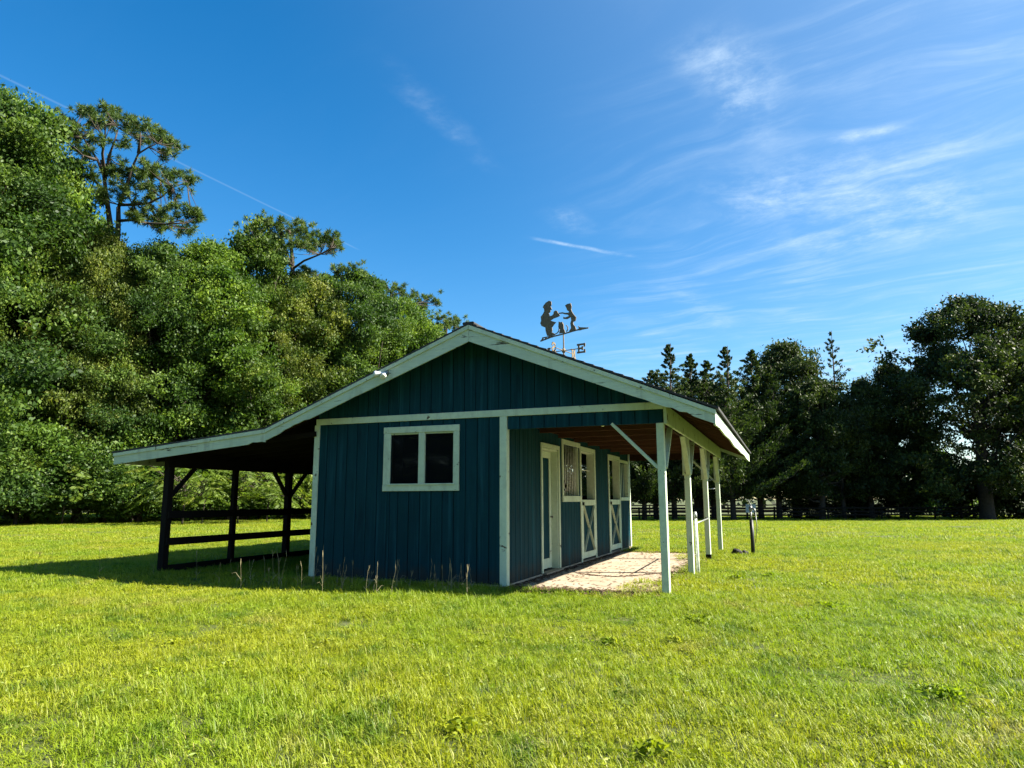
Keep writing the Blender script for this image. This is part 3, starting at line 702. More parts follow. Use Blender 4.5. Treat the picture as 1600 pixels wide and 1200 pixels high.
# ------------------------------------------------------------------ fences beyond the lawn
def fence(name, a, b, label, h=1.22, step=2.3, nr=3, mat='fence_wood'):
    a, b = np.array(a[:2]), np.array(b[:2]); L = np.linalg.norm(b-a); n = int(L/step); e = (b-a)/L
    root = empty(name, (a[0], a[1], float(gz(*a))), label, 'fence')
    base = Vector(root.location); pm_ = None
    pts_ = [a+e*L*i_/n for i_ in range(n+1)]; zz = [float(gz(*p)) for p in pts_]
    q = MB().box(np.array([-.065, -.065, -.3]), np.array([.065, .065, h]), .01); pme = mesh('post', q.v, q.f, mat); bm_fix(pme)
    for i_, p in enumerate(pts_):
        o_ = link('post', pme, root, (p[0]-base.x, p[1]-base.y, zz[i_]-base.z+random.uniform(-.04, .04))); o_.rotation_euler = (random.gauss(0, .015), random.gauss(0, .015), math.atan2(e[1], e[0]))
    nrm = np.array([e[1], -e[0]])*.085
    for i_ in range(n):
        for r_ in range(nr):
            z = h-.12-r_*(h-.25)/nr
            p, q = pts_[i_]+nrm+e*.005, pts_[i_+1]+nrm-e*.005
            MB().bar((p[0]-base.x, p[1]-base.y, zz[i_]+z-base.z+random.uniform(-.02, .02)), (q[0]-base.x, q[1]-base.y, zz[i_+1]+z-base.z+random.uniform(-.02, .02)), .035, .14).build('rail', mat, root)
    return root
fence('paddock_fence', at(700, 812, 59), at(1545, 812, 60), 'black board fence along the far edge of the lawn under the trees', 1.10)
fence('rear_fence', at(850, 806, 82), at(1500, 806, 84), 'second dark board fence in the field behind the trees', 1.15, 3.0)
gp = at(1376, 806, 66); gq = at(1421, 806, 66); gz0 = float(gz(gp[0], gp[1])); e_ = Vector((gq-gp)); e_.z = 0
gt = empty('field_gate', (gp[0], gp[1], gz0), 'pale grey metal field gate with level bars left of the big oak trunk', 'gate')
for z in (.25, .5, .75, 1.0, 1.25): MB().tube([(0, 0, z), (e_.x, e_.y, z)], [.03, .03], 6).build('bar', 'gate_grey', gt, smooth=True)
for f_ in (0, .5, 1): MB().tube([(e_.x*f_, e_.y*f_-.05, .05), (e_.x*f_, e_.y*f_-.05, 1.32)], [.032, .032], 6).build('upright', 'gate_grey', gt, smooth=True)
sp = at(1174, 810, 58.3); sp[2] = gz(sp[0], sp[1])
sg = empty('white_panel', tuple(sp), 'small blank white panel on two stakes in front of the far fence', 'panel', rz=YAW)
B('board', 'panel_white', sg, (-.42, -.02, .66), (.42, .02, 1.36), .01)
for x_ in (-.36, .36): B('stake', 'fence_wood', sg, (x_-.03, .021, -.2), (x_+.03, .07, 1.34))

# ------------------------------------------------------------------ seed stalks in the strip of shade before the barn
def stalk_mesh(s):
    rr = random.Random(s); b_ = MB(); h = rr.uniform(.34, .62); lx, ly = rr.uniform(-.06, .06), rr.uniform(-.05, .05)
    P_ = [(0, 0, -.02), (lx*.3, ly*.3, h*.5), (lx, ly, h)]
    b_.tube(P_, [.0024, .0022, .0016], 4)
    for k_ in range(rr.choice((1, 2, 2, 3))):
        a = rr.uniform(0, 6.28); t = rr.uniform(.008, .03)
        b_.tube([(lx, ly, h-.02), (lx+math.cos(a)*t*.6, ly+math.sin(a)*t*.6, h+.05), (lx+math.cos(a)*t, ly+math.sin(a)*t, h+.11)], [.0015, .0036, .001], 4)
    for k_ in range(2):
        a = rr.uniform(0, 6.28); z = h*rr.uniform(.15, .5); l = rr.uniform(.08, .16)
        b_.tube([(lx*.3, ly*.3, z), (math.cos(a)*l*.6, math.sin(a)*l*.6, z+l*.8), (math.cos(a)*l, math.sin(a)*l, z+l*.7)], [.003, .003, .001], 3)
    me = mesh('seed_stalk', b_.v, b_.f, 'dry_stalk'); return me
sm_ = [stalk_mesh(s) for s in range(8)]
for i_ in range(54):
    x_ = random.choice((random.uniform(-3.5, .1), random.uniform(-3.5, .1), random.uniform(-9.4, -3.4))); y_ = random.uniform(-1.5, -.4)
    o_ = link('seed_stalk', sm_[i_ % 8], None, (x_, y_, float(gz(x_, y_))), 'dry upright grass stalk with a seed head before the shaded barn front', 'grass stalk', 'seed stalks along the barn front')
    o_.rotation_euler.z = random.uniform(0, 6.28); s_ = random.uniform(.5, .95); o_.scale = (1, 1, s_)
# ------------------------------------------------------------------ trees
def unit(a): return a/np.maximum(np.linalg.norm(a, axis=-1, keepdims=True), 1e-9)
def leaves(c, d, L, w, tint, r):
    """diamond leaves: centre, axis, length, width; folded a little along the midrib"""
    n = len(c); L = np.broadcast_to(L, n)[:, None]; w = np.broadcast_to(w, n)[:, None]
    d = unit(d); s = unit(np.cross(d, r.normal(size=(n, 3)))); nn = np.cross(d, s)
    v = np.stack([c-d*L*.5, c+s*w*.5+nn*w*.16, c+d*L*.5, c-s*w*.5+nn*w*.16], 1).reshape(-1, 3)
    return v, np.arange(4*n).reshape(n, 4), np.repeat(tint, 4)
def limb(b, p0, p1, r0, r1, rr, sag=.0, n=5, sides=6):
    p0, p1 = np.array(p0, float), np.array(p1, float); L = np.linalg.norm(p1-p0); pts_ = []
    j = rr.normal(size=(n+1, 3))*L*.035; j[0] = 0; j[-1] = 0
    for i_ in range(n+1):
        t = i_/n; pts_.append(p0*(1-t)+p1*t+j[i_]+np.array([0, 0, sag*L*math.sin(math.pi*t)]))
    b.tube(pts_, [r0*(1-t)+r1*t for t in np.linspace(0, 1, n+1)], sides)
def broadleaf(seed, H, R, low, ncl, per, leaf, mat, bark='bark', lobes=5, flat=.68, cr=(.85, 1.5), tr=.32, open_=0.):
    r = np.random.default_rng(seed); ph = r.uniform(0, 6.28, 6)
    cs, rs = [], []
    while len(cs) < ncl:
        h = low+(H-low)*r.uniform()**.85; hc = low+(H-low)*.42
        prof = math.sqrt(max(0, 1-((h-hc)/(H-hc))**2)) if h > hc else .72+.28*math.sqrt(max(0, 1-((hc-h)/(hc-low+1e-6))**2))
        th = r.uniform(0, 6.28)
        lob = 1+.22*math.sin(lobes*th+ph[0]+h*.35)+.12*math.sin((lobes+2)*th+ph[1]-h*.8)+.10*math.sin(h*1.1+ph[2]+2*th)
        if open_ and math.sin(3*th+h*.7+ph[3])*math.sin(h*.9+ph[4]) > 1-open_: continue
        q = R*prof*lob*(r.uniform(.30, 1)**.5)
        cs.append((q*math.cos(th), q*math.sin(th), h)); rs.append(r.uniform(*cr)*(1 if h < H*.85 else .8))
    cs = np.array(cs); rs = np.array(rs)
    sub = 8; rs = rs*np.where(r.uniform(size=ncl) < .12, 1.45, 1.); tw = np.repeat(cs, sub, 0)+unit(r.normal(size=(ncl*sub, 3)))*np.array([1, 1, flat])*np.repeat(rs, sub)[:, None]*r.uniform(.45, 1, (ncl*sub, 1))
    ct = np.repeat(r.uniform(0, .55, ncl), sub)+r.normal(0, .08, ncl*sub)
    out = unit(tw-np.array([0, 0, H*.4]))
    k_ = per; c = np.repeat(tw, k_, 0)+r.normal(size=(len(tw)*k_, 3))*np.array([.34, .34, .22])
    d = np.repeat(out, k_, 0)*.6+r.normal(size=c.shape)*.8+np.array([0, 0, -.15])
    t = np.repeat(ct, k_)+r.uniform(0, .45, len(c))
    L = leaf*r.uniform(.65, 1.25, len(c))*np.repeat(np.repeat(r.uniform(.7, 1.4, ncl), sub), k_)
    v, f, ti = leaves(c, d, L, L*.55, np.clip(t, 0, 1), r)
    crown = mesh('crown', v, f, mat, tint=ti)
    b = MB(); top = H*.62; bend = r.normal(size=2)*R*.06
    b.tube([(0, 0, -.4), (0, 0, .25), (bend[0]*.3, bend[1]*.3, H*.2), (bend[0], bend[1], H*.42), (bend[0]*1.6, bend[1]*1.6, top)], [tr*1.5, tr*1.1, tr*.9, tr*.6, tr*.22], 9)
    for i_ in r.permutation(ncl)[:46]:
        z0 = min(top*.98, max(H*.10, cs[i_][2]*r.uniform(.45, .8))); s = z0/top
        limb(b, (bend[0]*1.5*s, bend[1]*1.5*s, z0), cs[i_], tr*.30*(1.1-s*.6), .02, r, -.04)
    trunk = mesh('trunk', b.v, b.f, bark, True)
    return trunk, crown
def cedar(seed, H, R, nbr, mat='cedar_leaf', low=.06, power=.75, gap=0., per=30, leaf=.30):
    r = np.random.default_rng(seed); b = MB()
    b.tube([(0, 0, -.4), (0, 0, .3), (r.normal()*.08, r.normal()*.08, H*.5), (r.normal()*.1, r.normal()*.1, H*.98)], [.30, .22, .13, .02], 7)
    C_, D_, T_ = [], [], []
    for i_ in range(nbr):
        f_ = low+(1-low)*(i_+r.uniform())/nbr; h = f_*H*.97; th = i_*2.399+r.normal()*.4
        if gap and r.uniform() < gap: continue
        L = R*((1-f_)**power*.99+.015)*r.uniform(.42, 1.22)*(1.35 if r.uniform() < .1 else 1); up = r.uniform(.15, .55)+.35*f_
        e = np.array([math.cos(th), math.sin(th), up])
        tip = np.array([0, 0, h])+e*L
        limb(b, (0, 0, h), tip, .05*(1.1-f_), .012, r, -.06, 4, 5)
        n = max(3, int(L/.38))
        for q in range(n):
            t = (q+.6)/n
            if t < .22: continue
            base = np.array([0, 0, h])+e*L*t+np.array([0, 0, -.06*L*math.sin(math.pi*t)])
            wd = .035+.25*min(L, 3.2)*.42*(1-t*.7)
            m_ = per
            c = base+r.normal(size=(m_, 3))*np.array([wd, wd, wd*.55])
            C_.append(c); D_.append(np.tile(e*.8+np.array([0, 0, .35]), (m_, 1))+r.normal(size=(m_, 3))*.55); T_.append(np.full(m_, r.uniform(0, .55))+r.uniform(0, .4, m_))
    c = np.concatenate(C_); d = np.concatenate(D_); t = np.concatenate(T_); L = leaf*r.uniform(.6, 1.2, len(c))
    v, f, ti = leaves(c, d, L, L*.38, np.clip(t, 0, 1), r)
    return mesh('trunk', b.v, b.f, 'dark_bark', True), mesh('crown', v, f, mat, tint=ti)
def plant(name, pair, loc, s, rz, label, cat, group=None):
    o_ = empty(name, loc, label, cat, group, rz); o_.scale = s if hasattr(s, '__len__') else (s, s, s)
    link('trunk', pair[0], o_); link('crown', pair[1], o_); return o_
ORD = ['first', 'second', 'third', 'fourth', 'fifth', 'sixth', 'seventh', 'eighth', 'ninth', 'tenth', 'eleventh', 'twelfth', 'thirteenth', 'fourteenth', 'fifteenth', 'sixteenth', 'seventeenth', 'eighteenth', 'nineteenth', 'twentieth']
def ground_at(px, dep):
    d = FW+RT*(px-800)/F; q = CAM+dep*d; return np.array([q[0], q[1], float(gz(q[0], q[1]))])
def height_to(px, py, dep): return float(at(px, py, dep)[2]-ground_at(px, dep)[2])

oaks = [broadleaf(11+i_, 20, 5.6, 1.0, 235, 76, .215, ('oak_leaf', 'olive_leaf', 'deep_leaf', 'fresh_leaf')[i_], lobes=4+i_ % 3, cr=(.45, 1.75)) for i_ in range(4)]
wall = [(-330, 60, 40, 1.05), (-200, 90, 41, 1.), (-95, 95, 40, 1.0), (-38, 108, 42, .66), (62, 285, 43, .72), (138, 352, 44, .72), (232, 368, 46, .9), (318, 370, 49, .95), (392, 362, 51, .9), (468, 428, 53, .9), (548, 418, 56, .95), (618, 462, 59, .9), (672, 512, 62, .85), (728, 560, 66, .8), (800, 610, 70, .8)]
for i_, (px, py, dep, wf) in enumerate(wall):
    q = ground_at(px, dep); h = height_to(px, py, dep)/20.3
    lab = f'{ORD[i_-3]} tall broadleaf tree from the left edge of the left tree line' if i_ >= 3 else f'{ORD[i_]} broadleaf tree standing out beyond the left edge'
    plant('broadleaf_tree', oaks[i_ % 4], tuple(q), (h*wf*(.98), h*wf*.98, h), 1.3*i_+.4, lab, 'tree', 'broadleaf trees of the left tree line')
# a second, lower rank closes the gaps
for i_, (px, py, dep) in enumerate([(40, 330, 53), (190, 420, 56), (330, 450, 60), (480, 500, 64), (640, 560, 72)]):
    q = ground_at(px, dep); h = height_to(px, py, dep)/20.3
    plant('broadleaf_tree', oaks[(i_+2) % 4], tuple(q), (h*1.3, h*1.3, h), 2.1*i_, f'{ORD[i_]} lower broadleaf tree glimpsed behind the left tree line, counted from the left', 'tree', 'trees behind the left tree line')

for i_, (x_, y_, s_) in enumerate([(-34, -38, 1.0), (-25, -42, .9), (-17, -40, 1.0), (-9, -43, .85), (-1, -40, 1.0), (8, -44, .95), (17, -41, .9), (26, -45, 1.)]):
    plant('broadleaf_tree', oaks[i_ % 4], (x_, y_, 0), (s_, s_, s_*.8), i_*2.2, f'{ORD[i_]} broadleaf tree of the row standing out of view behind the viewer', 'tree', 'trees behind the viewer')
# pines rising out of the tree line
def pine(name, limbs, tufts, dep, trunk, label, spread=1.3, nt=9, seed=0, tr=.26):
    r = np.random.default_rng(seed); base = ground_at(trunk[0][0], dep)
    b = MB(); loc = base
    W_ = lambda px, py, dd=0: at(px, py, dep+dd)-loc
    tp = [np.array([W_(trunk[0][0], trunk[0][1])[0], W_(trunk[0][0], trunk[0][1])[1], -.4])]+[W_(*p) for p in trunk[0:]]
    b.tube(tp, np.linspace(tr*1.2, tr*.30, len(tp)), 8)
    ends = []
    for ln in limbs:
        dd = 0 if (seed == 3 and ln is limbs[0]) else r.normal()*1.2; P_ = [W_(x, y, dd*i_/(len(ln)-1)) for i_, (x, y) in enumerate(ln)]
        b.tube(P_, np.linspace(.20, .13, len(P_)) if (seed == 3 and ln is limbs[0]) else np.linspace(.11, .03, len(P_)), 6); ends += P_
    ends = np.array(ends+tp[3:])
    cc, dd_, tt = [], [], []
    for (x, y, rp) in tufts:
        ce = W_(x, y, r.normal()*spread); R_ = rp/F*dep
        for k_ in range(nt):
            p = ce+r.normal(size=3)*np.array([R_, R_, R_*.6])*.62
            near = ends[np.argmin(np.linalg.norm(ends-ce, axis=1))]
            if k_ % 3 == 0: b.tube([near, (near+p)/2+np.array([0, 0, -.12]), p], [.028, .02, .010], 4)
            m_ = 58; dv = unit(r.normal(size=(m_, 3))+np.array([0, 0, .55])); L = r.uniform(.22, .46, m_)
            cc.append(p+dv*L[:, None]*.5); dd_.append(dv*L[:, None]); tt.append(np.full(m_, r.uniform(0, .6))+r.uniform(0, .4, m_))
    c = np.concatenate(cc); d = np.concatenate(dd_); L = np.linalg.norm(d, axis=1)
    v, f, ti = leaves(c, d, L, .046, np.clip(np.concatenate(tt), 0, 1), r)
    o_ = empty(name, tuple(loc), label, 'pine tree', 'pines above the left tree line')
    link('trunk', mesh('trunk', b.v, b.f, 'bark', True), o_); link('crown', mesh('crown', v, f, 'pine_needle', tint=ti), o_)
cp = lambda L: [(x/4, 100+y/4) for x, y in L]
pine('pine_tree', [cp(l) for l in (
    [(715, 1250), (735, 1080), (740, 980), (740, 895)], [(668, 860), (655, 720), (610, 600), (545, 500), (510, 440), (520, 380)], [(660, 720), (640, 560), (655, 470), (660, 380)], [(665, 700), (680, 580), (720, 470), (740, 400)],
    [(740, 900), (790, 760), (830, 640), (865, 560), (930, 520), (985, 495)], [(865, 560), (875, 480), (880, 420)], [(740, 880), (830, 880), (930, 870), (1010, 830), (1080, 770), (1170, 740)],
    [(735, 980), (820, 975), (920, 995), (1040, 1000), (1150, 970)], [(650, 790), (590, 730), (520, 690)], [(610, 600), (520, 570)], [(830, 640), (920, 680), (1000, 720)], [(510, 460), (430, 450), (380, 430)])],
    [(x/4, 100+y/4, rr_/4) for x, y, rr_ in (
    (360, 390, 45), (410, 350, 55), (450, 420, 50), (520, 310, 55), (590, 300, 55), (650, 300, 60), (720, 330, 55), (770, 360, 60), (830, 390, 60), (680, 390, 50), (600, 370, 40), (890, 400, 60), (940, 440, 60), (1000, 450, 55), (1050, 490, 55), (1085, 510, 35), (1040, 560, 40), (870, 470, 40), (480, 450, 45), (390, 440, 40),
    (500, 540, 55), (560, 580, 45), (600, 480, 40), (780, 500, 55), (480, 660, 60), (540, 700, 40), (740, 620, 60), (700, 690, 45), (790, 690, 45), (910, 640, 50), (900, 700, 55), (960, 690, 50), (1040, 700, 50), (1110, 700, 50), (1170, 715, 45), (1090, 800, 60), (970, 770, 55), (940, 840, 40), (860, 760, 45),
    (720, 770, 55), (780, 830, 50), (600, 850, 50), (530, 830, 40), (640, 800, 35), (870, 920, 50), (820, 960, 40), (970, 930, 60), (1050, 910, 60), (1130, 910, 55), (1200, 930, 50), (1240, 960, 35), (1180, 1040, 50), (1060, 1030, 65), (960, 1010, 55), (1000, 970, 50))],
    47, [(178, 760), (178, 560), (178, 420), (172, 350), (167, 312), (163, 280), (158, 250)], 'tall umbrella pine with bare forked limbs rising highest at upper left', 1.5, 11, 3)
c5 = lambda L: [(350+x/4, 320+y/4) for x, y in L]
pine('pine_tree', [c5([(430, 520), (420, 380), (380, 270), (330, 190)]), c5([(430, 400), (500, 350), (600, 310), (670, 270)]), c5([(420, 380), (300, 280), (200, 220)])],
    [(350+x/4, 320+y/4, rr_/4) for x, y, rr_ in ((170, 170, 60), (240, 110, 60), (330, 110, 60), (300, 200, 70), (400, 170, 70), (470, 140, 60), (550, 190, 60), (460, 250, 70), (390, 270, 60), (540, 270, 60), (630, 230, 60), (680, 260, 50), (670, 210, 45), (250, 240, 60), (210, 200, 50))],
    54, [(460, 760), (460, 560), (459, 460), (457, 415), (455, 380), (452, 360)], 'pine crown with a drooping dead twig, just right of the tallest pine', 1.3, 17, 5)
pine('pine_tree', [c5([(720, 600), (700, 500), (600, 440)]), c5([(720, 560), (780, 480), (800, 420)])],
    [(350+x/4, 320+y/4, rr_/4) for x, y, rr_ in ((500, 430, 50), (560, 460, 60), (620, 470, 60), (690, 460, 60), (740, 400, 60), (800, 410, 60), (860, 450, 60), (600, 520, 50), (700, 530, 50), (790, 480, 55), (540, 520, 40))],
    58, [(530, 760), (530, 560), (530, 480), (531, 450), (535, 430)], 'low pine crown in the dip between two broadleaf tree tops', 1.3, 13, 6)
pine('pine_tree', [c5([(1050, 640), (1040, 540), (1010, 500)]), c5([(1100, 660), (1180, 620), (1290, 610)])],
    [(350+x/4, 320+y/4, rr_/4) for x, y, rr_ in ((1000, 500, 55), (1070, 520, 50), (1110, 560, 50), (1180, 570, 55), (1240, 590, 55), (1300, 610, 50), (1150, 620, 60), (1230, 640, 50), (1040, 590, 60), (1110, 610, 50))],
    62, [(618, 760), (618, 560), (616, 500), (614, 475), (612, 455)], 'fourth pine from the left, leaning over the far tree tops', 1.3, 11, 8)
pine('pine_tree', [c5([(1370, 840), (1380, 760), (1400, 720)])],
    [(350+x/4, 320+y/4, rr_/4) for x, y, rr_ in ((1340, 720, 50), (1400, 710, 55), (1450, 730, 50), (1380, 760, 50), (1440, 770, 45), (1340, 790, 55), (1280, 740, 40))],
    66, [(694, 760), (694, 600), (696, 545), (697, 520), (699, 503)], 'small pine top peeping over the left slope of the roof', 1.2, 11, 9)

# understorey along the left tree line
shr = [broadleaf(41+i_, 4.6, 2.5, .7, 58, 48, .18, ('shrub_leaf', 'deep_leaf', 'shrub_leaf')[i_], lobes=3+i_, cr=(.5, .95), tr=.07) for i_ in range(3)]
for i_ in range(19):
    px = -190+i_*47+random.uniform(-12, 12); dep = 39.0+max(0, px)*.027+random.uniform(-1.0, 1.2)
    q = ground_at(px, dep); s = random.choice((.55, .75, .9, 1.1, 1.35))*random.uniform(.85, 1.1)
    vis = i_-4
    lab = f'{ORD[vis]} leafy shrub from the left along the foot of the left trees' if vis >= 0 else f'{ORD[i_]} leafy shrub at the foot of the trees beyond the left edge'
    plant('shrub', shr[i_ % 3], tuple(q), (s*1.1, s*1.1, s), 1.7*i_, lab, 'shrub', 'shrubs at the foot of the left trees')
# mimosa saplings with feathery fronds
def mimosa(seed, H, nfr):
    r = np.random.default_rng(seed); b = MB(); cc, dd_, tt, LL, ww = [], [], [], [], []
    b.tube([(0, 0, -.2), (.1, 0, H*.3), (.25, .1, H*.6)], [.05, .04, .03], 6)
    for i_ in range(nfr):
        th = r.uniform(0, 6.28); rad_ = r.uniform(.5, 2.6); h = H*(.45+.5*r.uniform())-rad_*.25
        p = np.array([rad_*math.cos(th), rad_*math.sin(th), h])
        if i_ % 4 == 0: limb(b, (.2, .05, H*r.uniform(.3, .6)), p, .03, .008, r, .08, 4, 4)
        a = th+r.normal()*.5; e = np.array([math.cos(a), math.sin(a), r.uniform(-.9, .1)]); e /= np.linalg.norm(e)
        sd_ = unit(np.cross(e, [0, 0, 1.])); L = r.uniform(.8, 1.35); tn = r.uniform(0, .6)
        for t in np.linspace(.12, 1, 10):
            for sg_ in (-1, 1):
                l2 = L*.36*math.sin(math.pi*min(1, .25+t*.7)); d = sd_*sg_+e*.55+np.array([0, 0, -.30])
                cc.append(p+e*L*t+d*l2*.5); dd_.append(d); tt.append(tn+r.uniform(0, .3)); LL.append(l2*1.15); ww.append(.095)
    v, f, ti = leaves(np.array(cc), np.array(dd_), np.array(LL), np.array(ww), np.clip(tt, 0, 1), r)
    return mesh('trunk', b.v, b.f, 'bark', True), mesh('crown', v, f, 'mimosa_leaf', tint=ti)
mi = [mimosa(70, 4.6, 75), mimosa(71, 3.6, 50)]
for k_, (px, dep, s, lab) in enumerate([(118, 40.6, .95, 'mimosa sapling with feathery drooping fronds at the far left'), (300, 41, 1.2, 'tall mimosa sapling with feathery fronds above the shed roof'), (385, 42.5, .95, 'mimosa sapling with fronds seen through the open shed'), (428, 44.5, .95, 'mimosa sapling seen beside the farthest shed post'), (330, 40.6, .75, 'short mimosa sapling seen between the shed posts')]):
    plant('mimosa_sapling', mi[k_ % 2], tuple(ground_at(px, dep)), s, k_*1.9, lab, 'sapling', 'mimosa saplings before the left trees')

# right side: cedars, oaks
ced = [cedar(21, 13, 6.0, 170, low=.10, power=1.12, gap=.10, per=32, leaf=.25), cedar(22, 13, 5.4, 175, low=.10, power=1.02, gap=.06, per=32, leaf=.25), cedar(23, 15, 3.8, 85, low=.12, power=.85, gap=.25, per=22, leaf=.26)]
dko = [broadleaf(31, 17, 6.4, 2.0, 225, 50, .27, 'dark_oak_leaf', 'dark_bark', cr=(.7, 2.0), tr=.55, open_=.06), broadleaf(32, 13, 4.6, 2.4, 140, 46, .27, 'dark_oak_leaf', 'dark_bark', cr=(.5, 1.6), tr=.36, open_=.25)]
rt = [('c', 0, 880, 600, 64, .9, 'dark cedar mostly hidden behind the barn roof'), ('c', 1, 945, 588, 63, 1.1, 'dark cedar seen under the porch roof behind the barn'),
      ('c', 1, 1000, 600, 62, 1.15, 'low dark cedar just right of the roof, seen between the porch posts'), ('c', 0, 1046, 529, 62, .95, 'pointed cedar, leftmost above the porch roof'), ('c', 1, 1080, 545, 65, .95, 'cedar with a blunt top, second above the porch roof'),
      ('c', 1, 1018, 572, 64, 1.1, 'low cedar touching the porch roof edge, left of the leftmost tall cedar'), ('c', 0, 1106, 556, 64, 1.15, 'lower cedar filling the gap between the second and third tall cedars'), ('c', 1, 1205, 566, 63, 1.15, 'lower cedar at the right foot of the slim pointed cedar'), ('o', 1, 1085, 600, 68, 1.1, 'dark oak behind the cedars above the porch roof'), ('c', 0, 1135, 533, 61, .95, 'leaning cedar top, third above the porch roof'), ('c', 1, 1177, 538, 64, 1.0, 'slim pointed cedar left of the yellowish broadleaf tree'),
      ('o', 1, 1232, 543, 67, .85, 'rounded broadleaf tree between the slim cedar and the open cedar'), ('c', 2, 1303, 508, 63, .80, 'tallest open cedar with its trunk showing near the top'),
      ('o', 1, 1270, 600, 62, .85, 'lower dark oak in front of the open cedar'), ('o', 1, 1345, 600, 64, .72, 'small dark oak between the open cedar and the big oak'), ('o', 1, 1392, 575, 66, .66, 'thin-crowned oak close against the left side of the big oak'),
      ('o', 0, 1520, 468, 60, .92, 'biggest dark oak with a massive trunk near the right edge'), ('o', 0, 1640, 500, 64, .95, 'dark oak cut off by the right edge')]
for i_, (t, vi, px, py, dep, wf, lab) in enumerate(rt):
    q = ground_at(px, dep); pr = (ced if t == 'c' else dko)[vi]; h0 = {('c', 0): 13, ('c', 1): 13, ('c', 2): 15, ('o', 0): 17.4, ('o', 1): 13.3}[(t, vi)]
    h = height_to(px, py, dep)/h0
    plant('cedar_tree' if t == 'c' else 'oak_tree', pr, tuple(q), (h*wf, h*wf, h), 1.1*i_, lab, 'tree', 'cedars of the right tree line' if t == 'c' else 'oaks of the right tree line')
dsh = broadleaf(51, 4.2, 2.6, .15, 55, 22, .30, 'dark_oak_leaf', 'dark_bark', lobes=4, cr=(.5, .95), tr=.08)
for i_, px in enumerate((720, 800, 880, 1245, 1310, 1352, 1500, 1580, 1660)):
    q = ground_at(px, random.uniform(63, 68)); s = random.uniform(.5, 1.15)
    plant('shrub', dsh, tuple(q), (s*1.15, s*1.15, s), 1.3*i_, f'{ORD[i_]} dark shrub from the left in the shade behind the far fence', 'shrub', 'dark shrubs under the right trees')
sb = broadleaf(52, 4.2, 1.8, .3, 45, 24, .27, 'shrub_leaf', 'bark', lobes=4, cr=(.45, .8), tr=.07)
plant('shrub', sb, tuple(ground_at(1452, 78)), (1.2, 1.2, 1.5), .6, 'sunlit yellow-green young tree glimpsed through the gap left of the big oak', 'shrub')
# distant wood closing the horizon
r = np.random.default_rng(90); n = 15000
px = r.uniform(-900, 2600, n); dep = r.uniform(125, 150, n); d = FW[None]+RT[None]*((px-800)/F)[:, None]
hh_ = (7+3*np.sin(px*.011)+2*np.sin(px*.037+1)+1.5*np.sin(px*.09))*np.sqrt(r.uniform(0, 1, n))
c = CAM[None]+dep[:, None]*d; c[:, 2] = hh_-.6
v, f, ti = leaves(c, r.normal(size=(n, 3)), r.uniform(.9, 1.9, n), r.uniform(.6, 1.2, n), r.uniform(0, .7, n), r)
link('distant_wood', mesh('distant_wood', v, f, 'dark_oak_leaf', tint=ti), None, label='low dark wood closing the horizon behind the fields', cat='wood', kind='stuff')
# ------------------------------------------------------------------ grass: blades gathered in sods, the sods set all over the field
def sod(seed, size, n, h, w, weeds=0, seg=True):
    r = np.random.default_rng(seed)
    p = r.uniform(-.58, .58, (n, 2))*size; hh = h*r.uniform(.45, 1.2, n)*(.8+.4*np.sin(p[:, 0]*9/size+seed)*np.sin(p[:, 1]*8/size+2*seed)); a = r.uniform(0, 6.283, n); ln = r.uniform(.15, 1.25, n)*hh
    wd = w*r.uniform(.7, 1.3, n); b_ = np.c_[p, np.full(n, -.01)]; s = np.c_[-np.sin(a), np.cos(a), np.zeros(n)]*wd[:, None]*.5
    ld = np.c_[np.cos(a), np.sin(a), np.zeros(n)]; tint = np.clip(r.normal(.42, .22, n), 0, 1)
    mid = b_+ld*(ln*.32)[:, None]+np.c_[np.zeros((n, 2)), hh*.62]; tip = b_+ld*ln[:, None]+np.c_[np.zeros((n, 2)), hh*.95]
    if seg:
        v = np.stack([b_-s, b_+s, mid+s*.8, mid-s*.8, tip], 1).reshape(-1, 3); i_ = (np.arange(n)*5)[:, None]
        f = np.concatenate([i_+np.array([0, 1, 2]), i_+np.array([0, 2, 3]), i_+np.array([3, 2, 4])]); ti = np.repeat(tint, 5)
    else:
        v = np.stack([b_-s, b_+s, tip], 1).reshape(-1, 3); f = (np.arange(n)*3)[:, None]+np.array([0, 1, 2]); ti = np.repeat(tint, 3)
    if weeds:
        c = np.c_[r.uniform(-.5, .5, (weeds, 2))*size, r.uniform(.02, h*.6, weeds)]
        q, g_, t2 = leaves(c, np.c_[r.normal(size=(weeds, 2)), r.uniform(-.1, .4, weeds)], r.uniform(.022, .045, weeds), r.uniform(.012, .022, weeds), r.uniform(.05, .35, weeds), r)
        g3 = np.concatenate([g_[:, [0, 1, 2]], g_[:, [0, 2, 3]]])+len(v); v = np.concatenate([v, q]); f = np.concatenate([f, g3]); ti = np.concatenate([ti, t2])
    return mesh('sod', v, f, 'grass_blade', tint=ti)
